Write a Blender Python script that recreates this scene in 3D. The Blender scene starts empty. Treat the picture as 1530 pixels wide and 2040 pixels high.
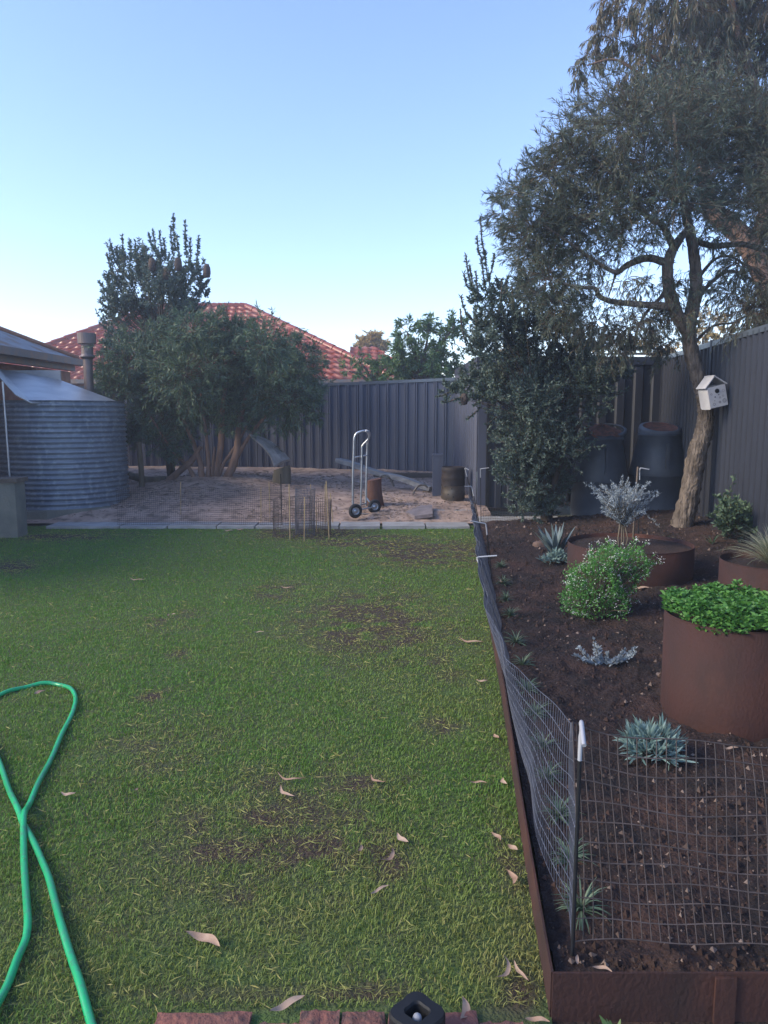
import bpy, math, random
import numpy as np
from mathutils import Vector
R = math.radians
random.seed(4); rng = np.random.default_rng(11)
S = bpy.context.scene; COL = S.collection
# ------------------------------------------------------------------ camera, sky, sun, exposure
PITCH = math.atan(200/1500); HC = 1.45
cam = bpy.data.objects.new('camera', bpy.data.cameras.new('camera')); COL.objects.link(cam)
cam.location = (0, 0, HC); cam.rotation_euler = (R(90)-PITCH, 0, 0)
cam.data.sensor_fit = 'HORIZONTAL'; cam.data.sensor_width = 36; cam.data.lens = 36*1500/1530
cam.data.clip_end = 3000; S.camera = cam
SUN_EL = R(29.0); SUN_AZ = R(255)          # compass style: 0 = +Y, 90 = +X
W = bpy.data.worlds.new('World'); S.world = W; W.use_nodes = True
wn = W.node_tree; bg = wn.nodes['Background']
sky = wn.nodes.new('ShaderNodeTexSky'); sky.sky_type = 'NISHITA'; sky.sun_disc = False
sky.sun_elevation = SUN_EL; sky.sun_rotation = SUN_AZ; sky.air_density = 1.0; sky.dust_density = 0.15; sky.ozone_density = 3.2
tint = wn.nodes.new('ShaderNodeVectorMath'); tint.operation = 'MULTIPLY'; tint.inputs[1].default_value = (1.05, .965, 1.05)   # camera white balance
wn.links.new(sky.outputs[0], tint.inputs[0]); wn.links.new(tint.outputs[0], bg.inputs[0]); bg.inputs[1].default_value = 0.15
sd = bpy.data.lights.new('sun', 'SUN'); sd.energy = 2.1; sd.angle = R(24); sd.color = (1, .86, .62)
sun = bpy.data.objects.new('sun', sd); COL.objects.link(sun)
sv = Vector((math.sin(SUN_AZ)*math.cos(SUN_EL), math.cos(SUN_AZ)*math.cos(SUN_EL), math.sin(SUN_EL)))
sun.rotation_euler = sv.to_track_quat('Z', 'Y').to_euler()
S.view_settings.view_transform = 'Standard'; S.view_settings.look = 'None'
S.view_settings.exposure = 1.22; S.view_settings.gamma = 1
S.render.engine = 'CYCLES'
S.cycles.max_bounces = 6; S.cycles.transparent_max_bounces = 8
# ------------------------------------------------------------------ helpers
cp, sp = math.cos(PITCH), math.sin(PITCH)
def ray(px, py):
    u = (px-765)/1500; v = (1020-py)/1500
    return np.array([u, cp+v*sp, -sp+v*cp])
def G(px, py, z=0.0):
    d = ray(px, py); t = (z-HC)/d[2]; return np.array([d[0]*t, d[1]*t, z])
def A(px, py, Y):
    d = ray(px, py); t = Y/d[1]; return np.array([d[0]*t, Y, HC+d[2]*t])
def edgeX(Y): return .402+(Y-1.635)*.0958
def sst(a, b, x): t = np.clip((x-a)/(b-a), 0, 1); return t*t*(3-2*t)
def nrm(a): return a/np.maximum(np.linalg.norm(a, axis=-1, keepdims=True), 1e-9)
def vnoise(x, y, s=1.0, seed=0):
    x = np.asarray(x, float)*s; y = np.asarray(y, float)*s
    xi = np.floor(x).astype(np.int64); yi = np.floor(y).astype(np.int64); fx = x-xi; fy = y-yi
    def h(a, b):
        n = (a*374761393+b*668265263+seed*1442695041) & 0x7fffffff
        n = ((n ^ (n >> 13))*1274126177) & 0x7fffffff
        return (n ^ (n >> 16))/0x7fffffff
    fx = fx*fx*(3-2*fx); fy = fy*fy*(3-2*fy)
    return (h(xi, yi)*(1-fx)+h(xi+1, yi)*fx)*(1-fy)+(h(xi, yi+1)*(1-fx)+h(xi+1, yi+1)*fx)*fy
def fbm(x, y, s=1.0, seed=0, o=4):
    r = 0; a = .5
    for k in range(o): r = r+a*vnoise(x, y, s*2**k, seed+k*7); a *= .5
    return r/(1-.5**o)

class Geo:
    def __init__(s): s.V = []; s.F = []; s.A = []; s.n = 0; s.smooth = []
    def add(s, V, F, val=0.5, smooth=True):
        V = np.asarray(V, float).reshape(-1, 3); F = np.asarray(F, int)
        if len(V) == 0: return s
        s.V.append(V); s.F.append(F+s.n); s.n += len(V)
        s.A.append(np.broadcast_to(np.asarray(val, float), (len(V),)).copy()); s.smooth.append(smooth)
        return s
    def box(s, c, d, rz=0, rx=0, ry=0, val=.5, taper=1.0):
        V = np.array([[x, y, z] for z in (-.5, .5) for x, y in ((-.5, -.5), (.5, -.5), (.5, .5), (-.5, .5))])*np.array(d, float)
        V[4:, :2] *= taper
        F = [[3, 2, 1, 0], [4, 5, 6, 7], [0, 1, 5, 4], [1, 2, 6, 5], [2, 3, 7, 6], [3, 0, 4, 7]]
        return s.add(rot(V, rx, ry, rz)+np.array(c), F, val, False)
    def poly_slab(s, pts, th):          # pts: top polygon, extruded down by th
        P = np.array(pts, float); n = len(P); Q = P-np.array([0, 0, th])
        V = np.vstack([P, Q])
        s.add(V, [[i, i+n, (i+1) % n+n, (i+1) % n] for i in range(n)], .5, False)
        c = P.mean(0); s.add(np.vstack([P, c]), [[i, (i+1) % n, n] for i in range(n)], .5, False)
        s.add(np.vstack([Q, Q.mean(0)]), [[(i+1) % n, i, n] for i in range(n)], .5, False); return s
    def tubes(s, P, Rr, k=6, val=.5, cap=True, smooth=True):     # P (T,N,3), Rr (T,N)
        P = np.asarray(P, float)
        if P.ndim == 2: P = P[None]
        T, N = P.shape[:2]; Rr = np.broadcast_to(np.asarray(Rr, float), (T, N))
        tg = nrm(np.gradient(P, axis=1)); ref = np.zeros((T, 1, 3)); mean = nrm(P[:, -1]-P[:, 0])
        vert = np.abs(mean[:, 2]) > .8
        ref[vert, 0] = (1, 0, 0); ref[~vert, 0] = (0, 0, 1)
        u = nrm(np.cross(tg, ref)); w = np.cross(tg, u)
        a = np.arange(k)*2*np.pi/k
        V = P[:, :, None]+Rr[:, :, None, None]*(np.cos(a)[None, None, :, None]*u[:, :, None]+np.sin(a)[None, None, :, None]*w[:, :, None])
        idx = np.arange(T*N*k).reshape(T, N, k)
        q = np.stack([idx[:, :-1], np.roll(idx, -1, 2)[:, :-1], np.roll(idx, -1, 2)[:, 1:], idx[:, 1:]], -1).reshape(-1, 4)
        vv = np.asarray(val, float)
        if vv.ndim: vv = np.repeat(vv.reshape(T, -1), (N*k)//vv.reshape(T, -1).shape[1], axis=1).reshape(-1)
        s.add(V.reshape(-1, 3), q, vv, smooth)
        if cap and k > 3:
            for t in range(T):
                for e in (0, N-1):
                    s.add(V[t, e], [list(range(k))] if e else [list(range(k))[::-1]], vv if not vv.ndim else vv.flat[0], False)
        return s
    def lathe(s, prof, c=(0, 0, 0), k=32, val=.5, close=False, sx=1, sy=1, M=None):
        prof = np.array(prof, float); n = len(prof); a = np.arange(k)*2*np.pi/k
        V = np.stack([prof[:, 0, None]*np.cos(a)*sx, prof[:, 0, None]*np.sin(a)*sy, np.repeat(prof[:, 1, None], k, 1)], -1).reshape(-1, 3)
        if M: V = rot(V, *M)
        V = V+np.array(c); F = []
        for i in range(n-1):
            for j in range(k): F.append([i*k+j, i*k+(j+1) % k, (i+1)*k+(j+1) % k, (i+1)*k+j])
        return s.add(V, F, val)
    def leaves(s, B, D, L, Wd, val=.5, six=False, curl=0.0):
        B = np.asarray(B, float); N = len(B); D = nrm(np.asarray(D, float))
        L = np.broadcast_to(L, (N,))[:, None]; Wd = np.broadcast_to(Wd, (N,))[:, None]
        sd_ = nrm(np.cross(D, rng.normal(size=(N, 3)))); nn = np.cross(D, sd_)
        m = B+D*L*.45+nn*L*.06
        tip = B+D*L-nn*L*curl+np.array([0, 0, -1])*L*curl
        if not six:
            V = np.stack([B, m-sd_*Wd/2, tip, m+sd_*Wd/2], 1).reshape(-1, 3)
            F = np.arange(4*N).reshape(N, 4)
            vv = np.repeat(np.broadcast_to(val, (N,)), 4)
        else:
            m2 = B+D*L*.75+nn*L*.03+np.array([0, 0, -1])*L*curl*.5
            V = np.stack([B, m-sd_*Wd/2, m+sd_*Wd/2, m2-sd_*Wd*.4, m2+sd_*Wd*.4, tip], 1).reshape(-1, 3)
            i = np.arange(N)[:, None]*6
            vv = np.repeat(np.broadcast_to(val, (N,)), 6)
            s.add(V, np.concatenate([i+np.array([0, 2, 1, 1]), ], 0)[:, :3], vv); b = s.n-6*N
            s.F.append(b+(i+np.array([1, 2, 4, 3]))); s.F.append(b+(i+np.array([3, 4, 5])))
            s.smooth += [True, True]
            return s
        return s.add(V, F, vv)
    def build(s, name, mat, parent=None):
        me = bpy.data.meshes.new(name); V = np.concatenate(s.V)
        me.vertices.add(len(V)); me.vertices.foreach_set('co', V.ravel())
        tot = np.concatenate([np.full(len(f), f.shape[1]) for f in s.F]); lv = np.concatenate([f.ravel() for f in s.F])
        me.loops.add(len(lv)); me.loops.foreach_set('vertex_index', lv)
        me.polygons.add(len(tot)); me.polygons.foreach_set('loop_start', np.concatenate([[0], np.cumsum(tot)[:-1]])); me.polygons.foreach_set('loop_total', tot)
        me.polygons.foreach_set('use_smooth', np.concatenate([np.full(len(f), sm) for f, sm in zip(s.F, s.smooth)]))
        at = me.attributes.new('var', 'FLOAT', 'POINT'); at.data.foreach_set('value', np.concatenate(s.A))
        me.update(calc_edges=True); me.materials.append(mat)
        o = bpy.data.objects.new(name, me); COL.objects.link(o)
        if parent: o.parent = parent; o.matrix_parent_inverse = parent.matrix_world.inverted() if False else o.matrix_parent_inverse; shift(o, parent)
        return o
def worldloc(o):
    v = Vector(o.location)
    while o.parent: o = o.parent; v = v+o.location
    return v
def shift(o, parent):      # geometry is written in world space; move it into the parent's space
    w = worldloc(parent); o.data.vertices
    n = len(o.data.vertices); a = np.empty(n*3); o.data.vertices.foreach_get('co', a)
    a = a.reshape(-1, 3)-np.array(w); o.data.vertices.foreach_set('co', a.ravel()); o.data.update()
def rot(V, rx=0, ry=0, rz=0):
    V = np.asarray(V, float)
    for ax, an in ((0, rx), (1, ry), (2, rz)):
        if an:
            c, s_ = math.cos(an), math.sin(an); i, j = [(1, 2), (2, 0), (0, 1)][ax]
            W_ = V.copy(); W_[..., i] = c*V[..., i]-s_*V[..., j]; W_[..., j] = s_*V[..., i]+c*V[..., j]; V = W_
    return V
def tag(o, label=None, cat=None, group=None, kind=None):
    if label: o['label'] = label
    if cat: o['category'] = cat
    if group: o['group'] = group
    if kind: o['kind'] = kind
    return o
def thing(name, label, cat, loc, group=None):
    o = bpy.data.objects.new(name, None); o.empty_display_size = .1; COL.objects.link(o); o.location = [float(c) for c in loc]
    return tag(o, label, cat, group)
def cr(pts, n=8):          # catmull-rom through points
    P = np.array(pts, float); P = np.vstack([2*P[0]-P[1], P, 2*P[-1]-P[-2]]); out = []
    for i in range(1, len(P)-2):
        for t in np.arange(n)/n:
            out.append(.5*((2*P[i])+(-P[i-1]+P[i+1])*t+(2*P[i-1]-5*P[i]+4*P[i+1]-P[i+2])*t*t+(-P[i-1]+3*P[i]-3*P[i+1]+P[i+2])*t**3))
    out.append(P[-2]); return np.array(out)
# ------------------------------------------------------------------ materials
def mat(name, c1, c2=None, scale=8, rough=.8, metal=0, bump=0, bscale=None, stretch=None, var=None, trans=0, c3=None, s3=2, contrast=.5, spec=.5, detail=6):
    m = bpy.data.materials.new(name); m.use_nodes = True; nt = m.node_tree; N = nt.nodes; L = nt.links
    b = N['Principled BSDF']; b.inputs['Roughness'].default_value = rough; b.inputs['Metallic'].default_value = metal
    b.inputs['Specular IOR Level'].default_value = spec
    tc = N.new('ShaderNodeTexCoord'); vec = tc.outputs['Object']
    if stretch:
        mp = N.new('ShaderNodeMapping'); mp.inputs['Scale'].default_value = stretch; L.new(vec, mp.inputs[0]); vec = mp.outputs[0]
    def noise(sc, d=detail):
        n = N.new('ShaderNodeTexNoise'); n.inputs['Scale'].default_value = sc; n.inputs['Detail'].default_value = d; L.new(vec, n.inputs['Vector']); return n.outputs['Fac']
    def ramp(src, lo, hi):
        r = N.new('ShaderNodeMapRange'); r.inputs[1].default_value = lo; r.inputs[2].default_value = hi; L.new(src, r.inputs[0]); return r.outputs[0]
    def mix(f, a, bb):
        x = N.new('ShaderNodeMix'); x.data_type = 'RGBA'
        for sck, v in ((x.inputs[6], a), (x.inputs[7], bb)):
            if isinstance(v, tuple): sck.default_value = (*v, 1)
            else: L.new(v, sck)
        L.new(f, x.inputs[0]); return x.outputs[2]
    out = c1
    h = .5*contrast
    if c2: out = mix(ramp(noise(scale), .5-h*.5, .5+h*.5), c1, c2)
    if c3: out = mix(ramp(noise(s3), .5, .68), out, c3)
    if var:
        a = N.new('ShaderNodeAttribute'); a.attribute_name = 'var'; out = mix(a.outputs['Fac'], out, var)
    if isinstance(out, tuple): b.inputs['Base Color'].default_value = (*out, 1)
    else: L.new(out, b.inputs['Base Color'])
    if bump:
        bp = N.new('ShaderNodeBump'); bp.inputs['Strength'].default_value = min(1, bump); bp.inputs['Distance'].default_value = .02*max(1, bump)
        L.new(noise(bscale or scale*3), bp.inputs['Height']); L.new(bp.outputs[0], b.inputs['Normal'])
    if trans:
        tr = N.new('ShaderNodeBsdfTranslucent'); mx = N.new('ShaderNodeMixShader'); mx.inputs[0].default_value = trans
        if isinstance(out, tuple): tr.inputs[0].default_value = (*out, 1)
        else: L.new(out, tr.inputs[0])
        L.new(b.outputs[0], mx.inputs[1]); L.new(tr.outputs[0], mx.inputs[2]); L.new(mx.outputs[0], N['Material Output'].inputs[0])
    return m
M = {}
M['far'] = mat('far_ground', (.10, .09, .05), (.06, .08, .03), .3, .95)
M['thatch'] = mat('lawn_soil', (.075, .135, .030), (.085, .095, .036), 9, .95, bump=1, bscale=90, contrast=.8, var=(.060, .040, .027))
M['blade'] = mat('grass_blade', (.115, .27, .036), None, rough=.55, var=(.38, .33, .12), trans=.35, spec=.3)
M['sand'] = mat('sand', (.46, .33, .26), (.32, .22, .17), 3, .95, bump=.8, bscale=40, c3=(.17, .12, .09), s3=7)
M['soil'] = mat('soil', (.035, .018, .0145), (.018, .011, .0095), 6, .95, bump=1.2, bscale=60, c3=(.066, .032, .023), s3=2.2)
M['concrete'] = mat('concrete', (.36, .35, .34), (.27, .26, .25), 6, .9, bump=.3, bscale=80)
M['concrete_old'] = mat('old_concrete', (.22, .21, .17), (.15, .15, .13), 4, .9, bump=.4, bscale=50)
M['brick'] = mat('brick', (.26, .10, .075), (.17, .075, .06), 14, .9, bump=.6, bscale=50, c3=(.08, .05, .045), s3=25)
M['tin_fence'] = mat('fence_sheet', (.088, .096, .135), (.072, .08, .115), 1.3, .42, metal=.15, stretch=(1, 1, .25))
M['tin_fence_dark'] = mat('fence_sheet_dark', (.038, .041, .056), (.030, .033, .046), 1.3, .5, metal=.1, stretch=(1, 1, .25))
M['fence_cap'] = mat('fence_cap', (.12, .14, .17), None, rough=.3, metal=.4)
M['zinc'] = mat('galvanised', (.27, .30, .34), (.20, .23, .27), 4, .42, metal=.55, c3=(.33, .36, .40), s3=14, stretch=(1, 1, .5))
M['zinc_roof'] = mat('galvanised_roof', (.25, .27, .30), (.20, .20, .21), 3, .5, metal=.4, c3=(.22, .14, .09), s3=3)
M['lead'] = mat('sheet_metal', (.40, .41, .42), (.30, .31, .33), 3, .38, metal=.7)
M['rust_dark'] = mat('rusted_tin', (.24, .10, .06), (.30, .16, .10), 7, .85)
M['tile'] = mat('roof_tile', (.33, .066, .036), (.21, .05, .032), 3, .34, bump=.1, c3=(.26, .09, .06), s3=1, contrast=1.2)
M['brickwall'] = mat('house_wall', (.36, .17, .11), (.28, .12, .08), 9, .9)
M['gutter'] = mat('gutter', (.16, .15, .15), (.24, .16, .12), 5, .6, metal=.2)
M['flue'] = mat('flue_pipe', (.22, .17, .16), (.15, .13, .13), 6, .5, metal=.4)
M['corten'] = mat('rusted_steel', (.050, .0165, .0125), (.026, .0115, .0095), 5, .85, bump=.25, bscale=90, c3=(.080, .027, .017), s3=2.2, stretch=(1, 1, .7), contrast=.9)
M['bark'] = mat('rough_bark', (.22, .175, .14), (.075, .058, .046), 30, .95, bump=3.0, bscale=34, stretch=(1, 1, .22), contrast=.6)
M['bark_dark'] = mat('dark_bark', (.10, .075, .06), (.05, .04, .032), 18, .95, bump=1, bscale=30, stretch=(1, 1, .3))
M['bark_gum'] = mat('gum_bark', (.28, .17, .12), (.14, .09, .07), 6, .9, bump=.6, stretch=(1, 1, .3))
M['twig'] = mat('twig', (.12, .085, .06), (.08, .06, .045), 10, .9)
M['leaf_tree'] = mat('tree_leaf', (.075, .115, .09), None, rough=.5, var=(.22, .18, .10), trans=.25, spec=.4)
M['leaf_gum'] = mat('gum_leaf', (.07, .10, .065), None, rough=.5, var=(.32, .19, .11), trans=.3)
M['leaf_bush'] = mat('bush_leaf', (.065, .12, .09), None, rough=.6, var=(.14, .20, .10), trans=.25)
M['leaf_banksia'] = mat('banksia_leaf', (.055, .10, .085), None, rough=.55, var=(.17, .21, .16), trans=.2)
M['leaf_gold'] = mat('sunlit_gum_leaf', (.36, .27, .09), None, rough=.6, var=(.58, .38, .16), trans=.3)  # warm sunlight put into the leaf colour
M['leaf_green'] = mat('broad_leaf', (.045, .11, .035), None, rough=.5, var=(.16, .24, .08), trans=.3)
M['cone'] = mat('seed_cone', (.06, .05, .05), (.12, .08, .06), 30, .9, bump=1)
M['silver'] = mat('silver_leaf', (.25, .30, .34), None, rough=.7, var=(.42, .48, .52), trans=.15)
M['silvergreen'] = mat('silver_green_leaf', (.13, .22, .20), None, rough=.65, var=(.25, .35, .32), trans=.15)
M['agave'] = mat('blue_leaf', (.07, .11, .12), None, rough=.6, var=(.14, .19, .20))
M['strap'] = mat('strap_leaf', (.045, .095, .06), None, rough=.5, var=(.16, .22, .13), trans=.15)
M['bright'] = mat('clover_leaf', (.042, .15, .028), None, rough=.5, var=(.12, .29, .055), trans=.25)
M['flowerleaf'] = mat('flower_bush_leaf', (.055, .20, .04), None, rough=.55, var=(.13, .34, .07), trans=.25)
M['petal'] = mat('white_petal', (.75, .75, .70), None, rough=.8)
M['tussock'] = mat('tussock_leaf', (.16, .21, .14), None, rough=.7, var=(.42, .40, .28), trans=.15)
M['deadleaf'] = mat('dead_leaf', (.40, .26, .18), (.28, .15, .09), 30, .8, var=(.52, .38, .29), trans=.1)
M['hose'] = mat('hose', (.012, .42, .15), (.010, .31, .115), 3, .32, spec=.6, c3=(.05, .25, .13), s3=40)
M['black'] = mat('black_plastic', (.012, .013, .016), None, rough=.6, spec=.3)
M['bin'] = mat('bin_plastic', (.075, .086, .105), (.055, .065, .082), 5, .55, bump=.1)
M['bin_lid'] = mat('lid_plastic', (.13, .14, .16), (.10, .11, .125), 5, .5)
M['rubber'] = mat('rubber', (.02, .02, .022), None, rough=.8)
M['alloy'] = mat('alloy_tube', (.50, .53, .57), (.42, .44, .48), 12, .32, metal=.7)
M['wire'] = mat('wire', (.105, .08, .075), (.06, .048, .045), 20, .6, metal=.2)
M['wire_blue'] = mat('galvanised_wire', (.115, .125, .165), (.07, .075, .10), 20, .5, metal=.1)
M['white'] = mat('white_cap', (.36, .37, .40), None, rough=.5)
M['stake'] = mat('bamboo', (.45, .33, .17), (.36, .25, .13), 20, .8)
M['wood'] = mat('weathered_wood', (.34, .33, .32), (.17, .165, .16), 9, .9, bump=.8, stretch=(.2, 1, 1), contrast=.7)
M['sleeper'] = mat('sleeper', (.16, .12, .09), (.10, .08, .065), 6, .95, bump=.6, stretch=(.2, 1, 1))
M['log'] = mat('split_log', (.15, .065, .045), (.085, .04, .03), 9, .9, bump=.8, stretch=(1, 1, .3))
M['stump'] = mat('grey_stump', (.17, .14, .10), (.10, .085, .06), 9, .95, bump=.8, stretch=(1, 1, .2))
M['kegtop'] = mat('burnt_steel', (.022, .018, .02), (.035, .024, .022), 9, .7, metal=.3)
M['keg'] = mat('heat_stained_steel', (.12, .105, .09), (.07, .055, .048), 6, .5, metal=.5)
M['stone'] = mat('stone', (.20, .13, .10), (.14, .09, .07), 8, .9, bump=.5)
M['slab_red'] = mat('red_slab', (.24, .20, .20), (.18, .15, .15), 8, .9, bump=.3)
M['bird'] = mat('painted_board', (.52, .51, .52), (.45, .44, .46), 10, .8)
M['stain'] = mat('stamp_ink', (.16, .15, .17), None, rough=.9)
M['compost'] = mat('red_compost', (.27, .10, .06), (.14, .07, .05), 14, .95, bump=1)
M['offwall'] = mat('render_wall', (.30, .24, .18), (.24, .19, .15), 2, .9)

# ------------------------------------------------------------------ ground
def sheet(name, xf, ys, zf, nx, mt, kind='structure', vf=None):
    Yg = np.asarray(ys); V = []
    for y in Yg:
        a, b = xf(y); xs = np.linspace(a, b, nx); V.append(np.stack([xs, np.full(nx, y), zf(xs, np.full(nx, y))], 1))
    V = np.array(V); n = len(Yg); idx = np.arange(n*nx).reshape(n, nx)
    F = np.stack([idx[:-1, :-1], idx[:-1, 1:], idx[1:, 1:], idx[1:, :-1]], -1).reshape(-1, 4)
    V = V.reshape(-1, 3); g = Geo().add(V, F, .5 if vf is None else vf(V[:, 0], V[:, 1])); o = g.build(name, mt); return tag(o, kind=kind)
def far_z(x, y): return np.full_like(x, -.03)
sheet('ground', lambda y: (-700, 700), np.linspace(-300, 1500, 30), far_z, 30, M['far'])
def lawn_z(x, y): return .012*fbm(x, y, 1.2, 3)-.004
def sand_z(x, y):
    z = .03+.05*np.clip(y-9.9, 0, 5)
    m = np.exp(-(((x+2.75)/1.3)**2+((y-12.4)/1.1)**2))*.20+np.exp(-(((x+3.1)/.8)**2+((y-10.9)/.5)**2))*.07+np.exp(-(((x+.3)/1.2)**2+((y-11.2)/.8)**2))*.05
    return z+m*sst(9.9, 10.6, y)+(.05*fbm(x, y, 2.5, 8)+.03*fbm(x, y, 9, 9))*sst(9.8, 10.3, y)-.03*(1-sst(9.8, 10.2, y))
sheet('sand', lambda y: (-8.5, 1.45), np.linspace(9.75, 16.5, 150), sand_z, 220, M['sand'])
def soil_z(x, y):
    e = edgeX(np.minimum(y, 9.5)); d = np.clip(x-e, 0, 4)
    return .085+.07*d*sst(3, 8.5, y)+.035*(fbm(x, y, 3, 21)-.5)+.045*(fbm(x, y, 11, 22)-.5)+.022*(fbm(x, y, 42, 23, 2)-.5)-.07*sst(9.2, 9.6, y)*sst(3.1, 2.7, x)
sheet('soil', lambda y: (edgeX(min(y, 9.6))+.012, 5.2), 1.66+7.79*np.linspace(0, 1, 480)**1.6, soil_z, 330, M['soil'])
def gz(x, y): return float(soil_z(np.array([x]), np.array([y]))[0])
sheet('back_soil', lambda y: (2.55, 5.2), np.linspace(9.3, 11.2, 12), lambda x, y: soil_z(x, np.full_like(x, 9.3))-.02, 20, M['soil'])
# lawn blades
def dirt(x, y):      # 0 = full grass, 1 = bare
    d = 0
    for px, py, rx, ry, a in ((610, 1690, 170, 45, .62), (460, 1700, 130, 35, .45), (650, 1560, 170, 25, .55), (850, 1100, 130, 22, .85), (620, 1062, 90, 13, 1.0),
                              (740, 1080, 120, 12, .7), (315, 1388, 32, 12, .85), (360, 1305, 22, 8, .6), (740, 1235, 150, 55, .6), (540, 1640, 230, 110, .42), (300, 1500, 160, 60, .25), (880, 1330, 60, 25, .3), (880, 1445, 40, 18, .75), (340, 1235, 60, 22, .3), (130, 1070, 120, 8, .5),
                              (470, 1790, 60, 20, .35), (770, 1720, 45, 40, .6), (560, 1180, 60, 25, .35), (1040, 1970, 60, 60, .55), (30, 1130, 60, 12, .5), (1010, 1700, 25, 90, .35), (640, 1985, 400, 14, .5)):
        c = G(px, py); sx = abs(G(px+rx, py)[0]-c[0]); sy = abs(G(px, py-ry)[1]-c[1])
        d = np.maximum(d, 1.15*a*np.exp(-((x-c[0])/sx)**2-((y-c[1])/sy)**2)*np.clip(-.8+3.6*fbm(x, y, 9, 31), .0, 1.8))
    return d
sheet('lawn_soil', lambda y: (-9, edgeX(y)), np.linspace(1.0, 9.42, 280), lambda x, y: lawn_z(x, y)+.006*fbm(x, y, 14, 5), 340, M['thatch'], vf=lambda x, y: np.clip(dirt(x, y)*1.5+.5*(fbm(x, y, 3, 77)-.5), 0, 1))
g = Geo(); acc = 0
n_try = 1300000
Yb = 1.25+(9.46-1.25)*rng.random(n_try)**1.5
Xb = -(.56*Yb+.5)+rng.random(n_try)*(.56*Yb+.5+edgeX(Yb)-.005)
pdf = (1/1.5)*((Yb-1.25)/8.21)**(1/1.5-1)/8.21/(.56*Yb+.5+edgeX(Yb))
target = 24000*np.minimum(1, (2.3/Yb))**1.15
keep = rng.random(n_try) < target/(n_try*pdf)
Xb, Yb = Xb[keep], Yb[keep]
dd = dirt(Xb, Yb)
keep = rng.random(len(Xb)) > np.clip(dd*.95, 0, .80)
brk = (Yb < 1.66) & (Xb > -.52)
keep &= ~brk
Xb, Yb, dd = Xb[keep], Yb[keep], dd[keep]; n = len(Xb)
print('blades', n)
far = np.clip((Yb-1.5)/8, 0, 1)
h = (.011+.014*rng.random(n))*(1+.35*(fbm(Xb, Yb, 4, 41)-.5)*2)*np.clip(1-.6*dd, .3, 1)*(1-.25*far)
wd = (.0019+.0010*rng.random(n))*(1+1.6*far)
az = rng.random(n)*6.283; lean = .25+.65*rng.random(n)+.5*np.clip(dd, 0, 1)*rng.random(n)
hd = np.stack([np.cos(az), np.sin(az), np.zeros(n)], 1); sdv = np.stack([-np.sin(az), np.cos(az), np.zeros(n)], 1)
# twist the blade's face away from its lean direction
tw = rng.random(n)[:, None]*1.2-.6; sdv = nrm(sdv+hd*tw)
base = np.stack([Xb, Yb, lawn_z(Xb, Yb)], 1); up = np.array([0, 0, 1.])
p1 = base+up*(h*.6)[:, None]+hd*(h*lean*.35)[:, None]; p2 = base+up*(h*np.maximum(1.02-.3*lean, .5))[:, None]+hd*(h*lean)[:, None]
w_ = wd[:, None]
V = np.stack([base-sdv*w_*.5, base+sdv*w_*.5, p1+sdv*w_*.42, p1-sdv*w_*.42, p2], 1).reshape(-1, 3)
h *= .75+.6*vnoise(Xb, Yb, 16, 71)
dry = np.clip(.02+.16*sst(-1.2, .6, Xb)*sst(8, 3, Yb)*(.4+1.2*fbm(Xb, Yb, 2.3, 54))+(.42*(fbm(Xb, Yb, 1.1, 51)-.42)+.30*(fbm(Xb, Yb, 8, 52)-.5))*(1-.6*far)+.55*dd+.22*rng.random(n)**2+.36*np.exp(-((Yb-1.85)/.4)**2), 0, 1)  # dry tint, olive to the right, plus near strip yellowed to imitate sunlight
strw = rng.random(n) < (.035+.25*dd); dry = np.where(strw, .9, dry)
i5 = np.arange(n)[:, None]*5
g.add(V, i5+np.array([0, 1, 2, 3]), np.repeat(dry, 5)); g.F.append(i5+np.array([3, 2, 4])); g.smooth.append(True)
n2 = 60000; Y2 = 1.3+8.1*rng.random(n2)**1.7; X2 = -(.56*Y2+.5)+rng.random(n2)*(.56*Y2+.5+edgeX(Y2)-.01); d2 = dirt(X2, Y2)
k2 = (rng.random(n2) < .14*(1-Y2/12)+.9*d2) & ~((Y2 < 1.66) & (X2 > -.52)); X2, Y2, d2 = X2[k2], Y2[k2], d2[k2]; m2 = len(X2); a2 = rng.random(m2)*6.283
g.leaves(np.stack([X2, Y2, lawn_z(X2, Y2)+.008+.012*rng.random(m2)*(1-.7*np.clip(d2, 0, 1))], 1), np.stack([np.cos(a2), np.sin(a2), .25*rng.normal(size=m2)], 1), (.015+.035*rng.random(m2)**2)*(1+.1*Y2), .0018*(1+.35*Y2), .55+.45*rng.random(m2))
tag(g.build('grass', M['blade']), 'short green lawn grass with dry and bare patches, near strip tinted as if sunlit', 'grass', kind='stuff')
# soil crumbs and mulch in the bed: pebbles and chips as one stuff object
def crumbs(name, n, xr, yr, zf, mt, smin, smax, label):
    x = xr(rng.random(n)); y = yr(rng.random(n)); x = xr(rng.random(n)) if False else x
    return x, y
g = Geo(); n = 14000
y = 1.7+7.6*rng.random(n)**1.5; x = edgeX(y)+.03+rng.random(n)*(0.62*y+.4); s_ = (.003+.010*rng.random(n)**4)*(.8+.12*y)
T = np.array([[0, 0, 1], [1, 0, 0], [0, 1, 0], [-1, 0, 0], [0, -1, 0]], float)
V = T[None]*s_[:, None, None]*rng.uniform(.5, 1.4, (n, 5, 3))+np.stack([x, y, soil_z(x, y)], 1)[:, None]
F = np.array([[0, 1, 2], [0, 2, 3], [0, 3, 4], [0, 4, 1]])[None]+np.arange(n)[:, None, None]*5
g.add(V.reshape(-1, 3), F.reshape(-1, 3), np.repeat(rng.random(n)**9, 5), False)
M['crumb'] = mat('soil_crumb', (.055, .028, .020), (.03, .016, .012), 9, .95, var=(.26, .19, .15))
tag(g.build('mulch', M['crumb']), 'loose dark soil crumbs and chips over the garden bed', 'mulch', kind='stuff')
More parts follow.
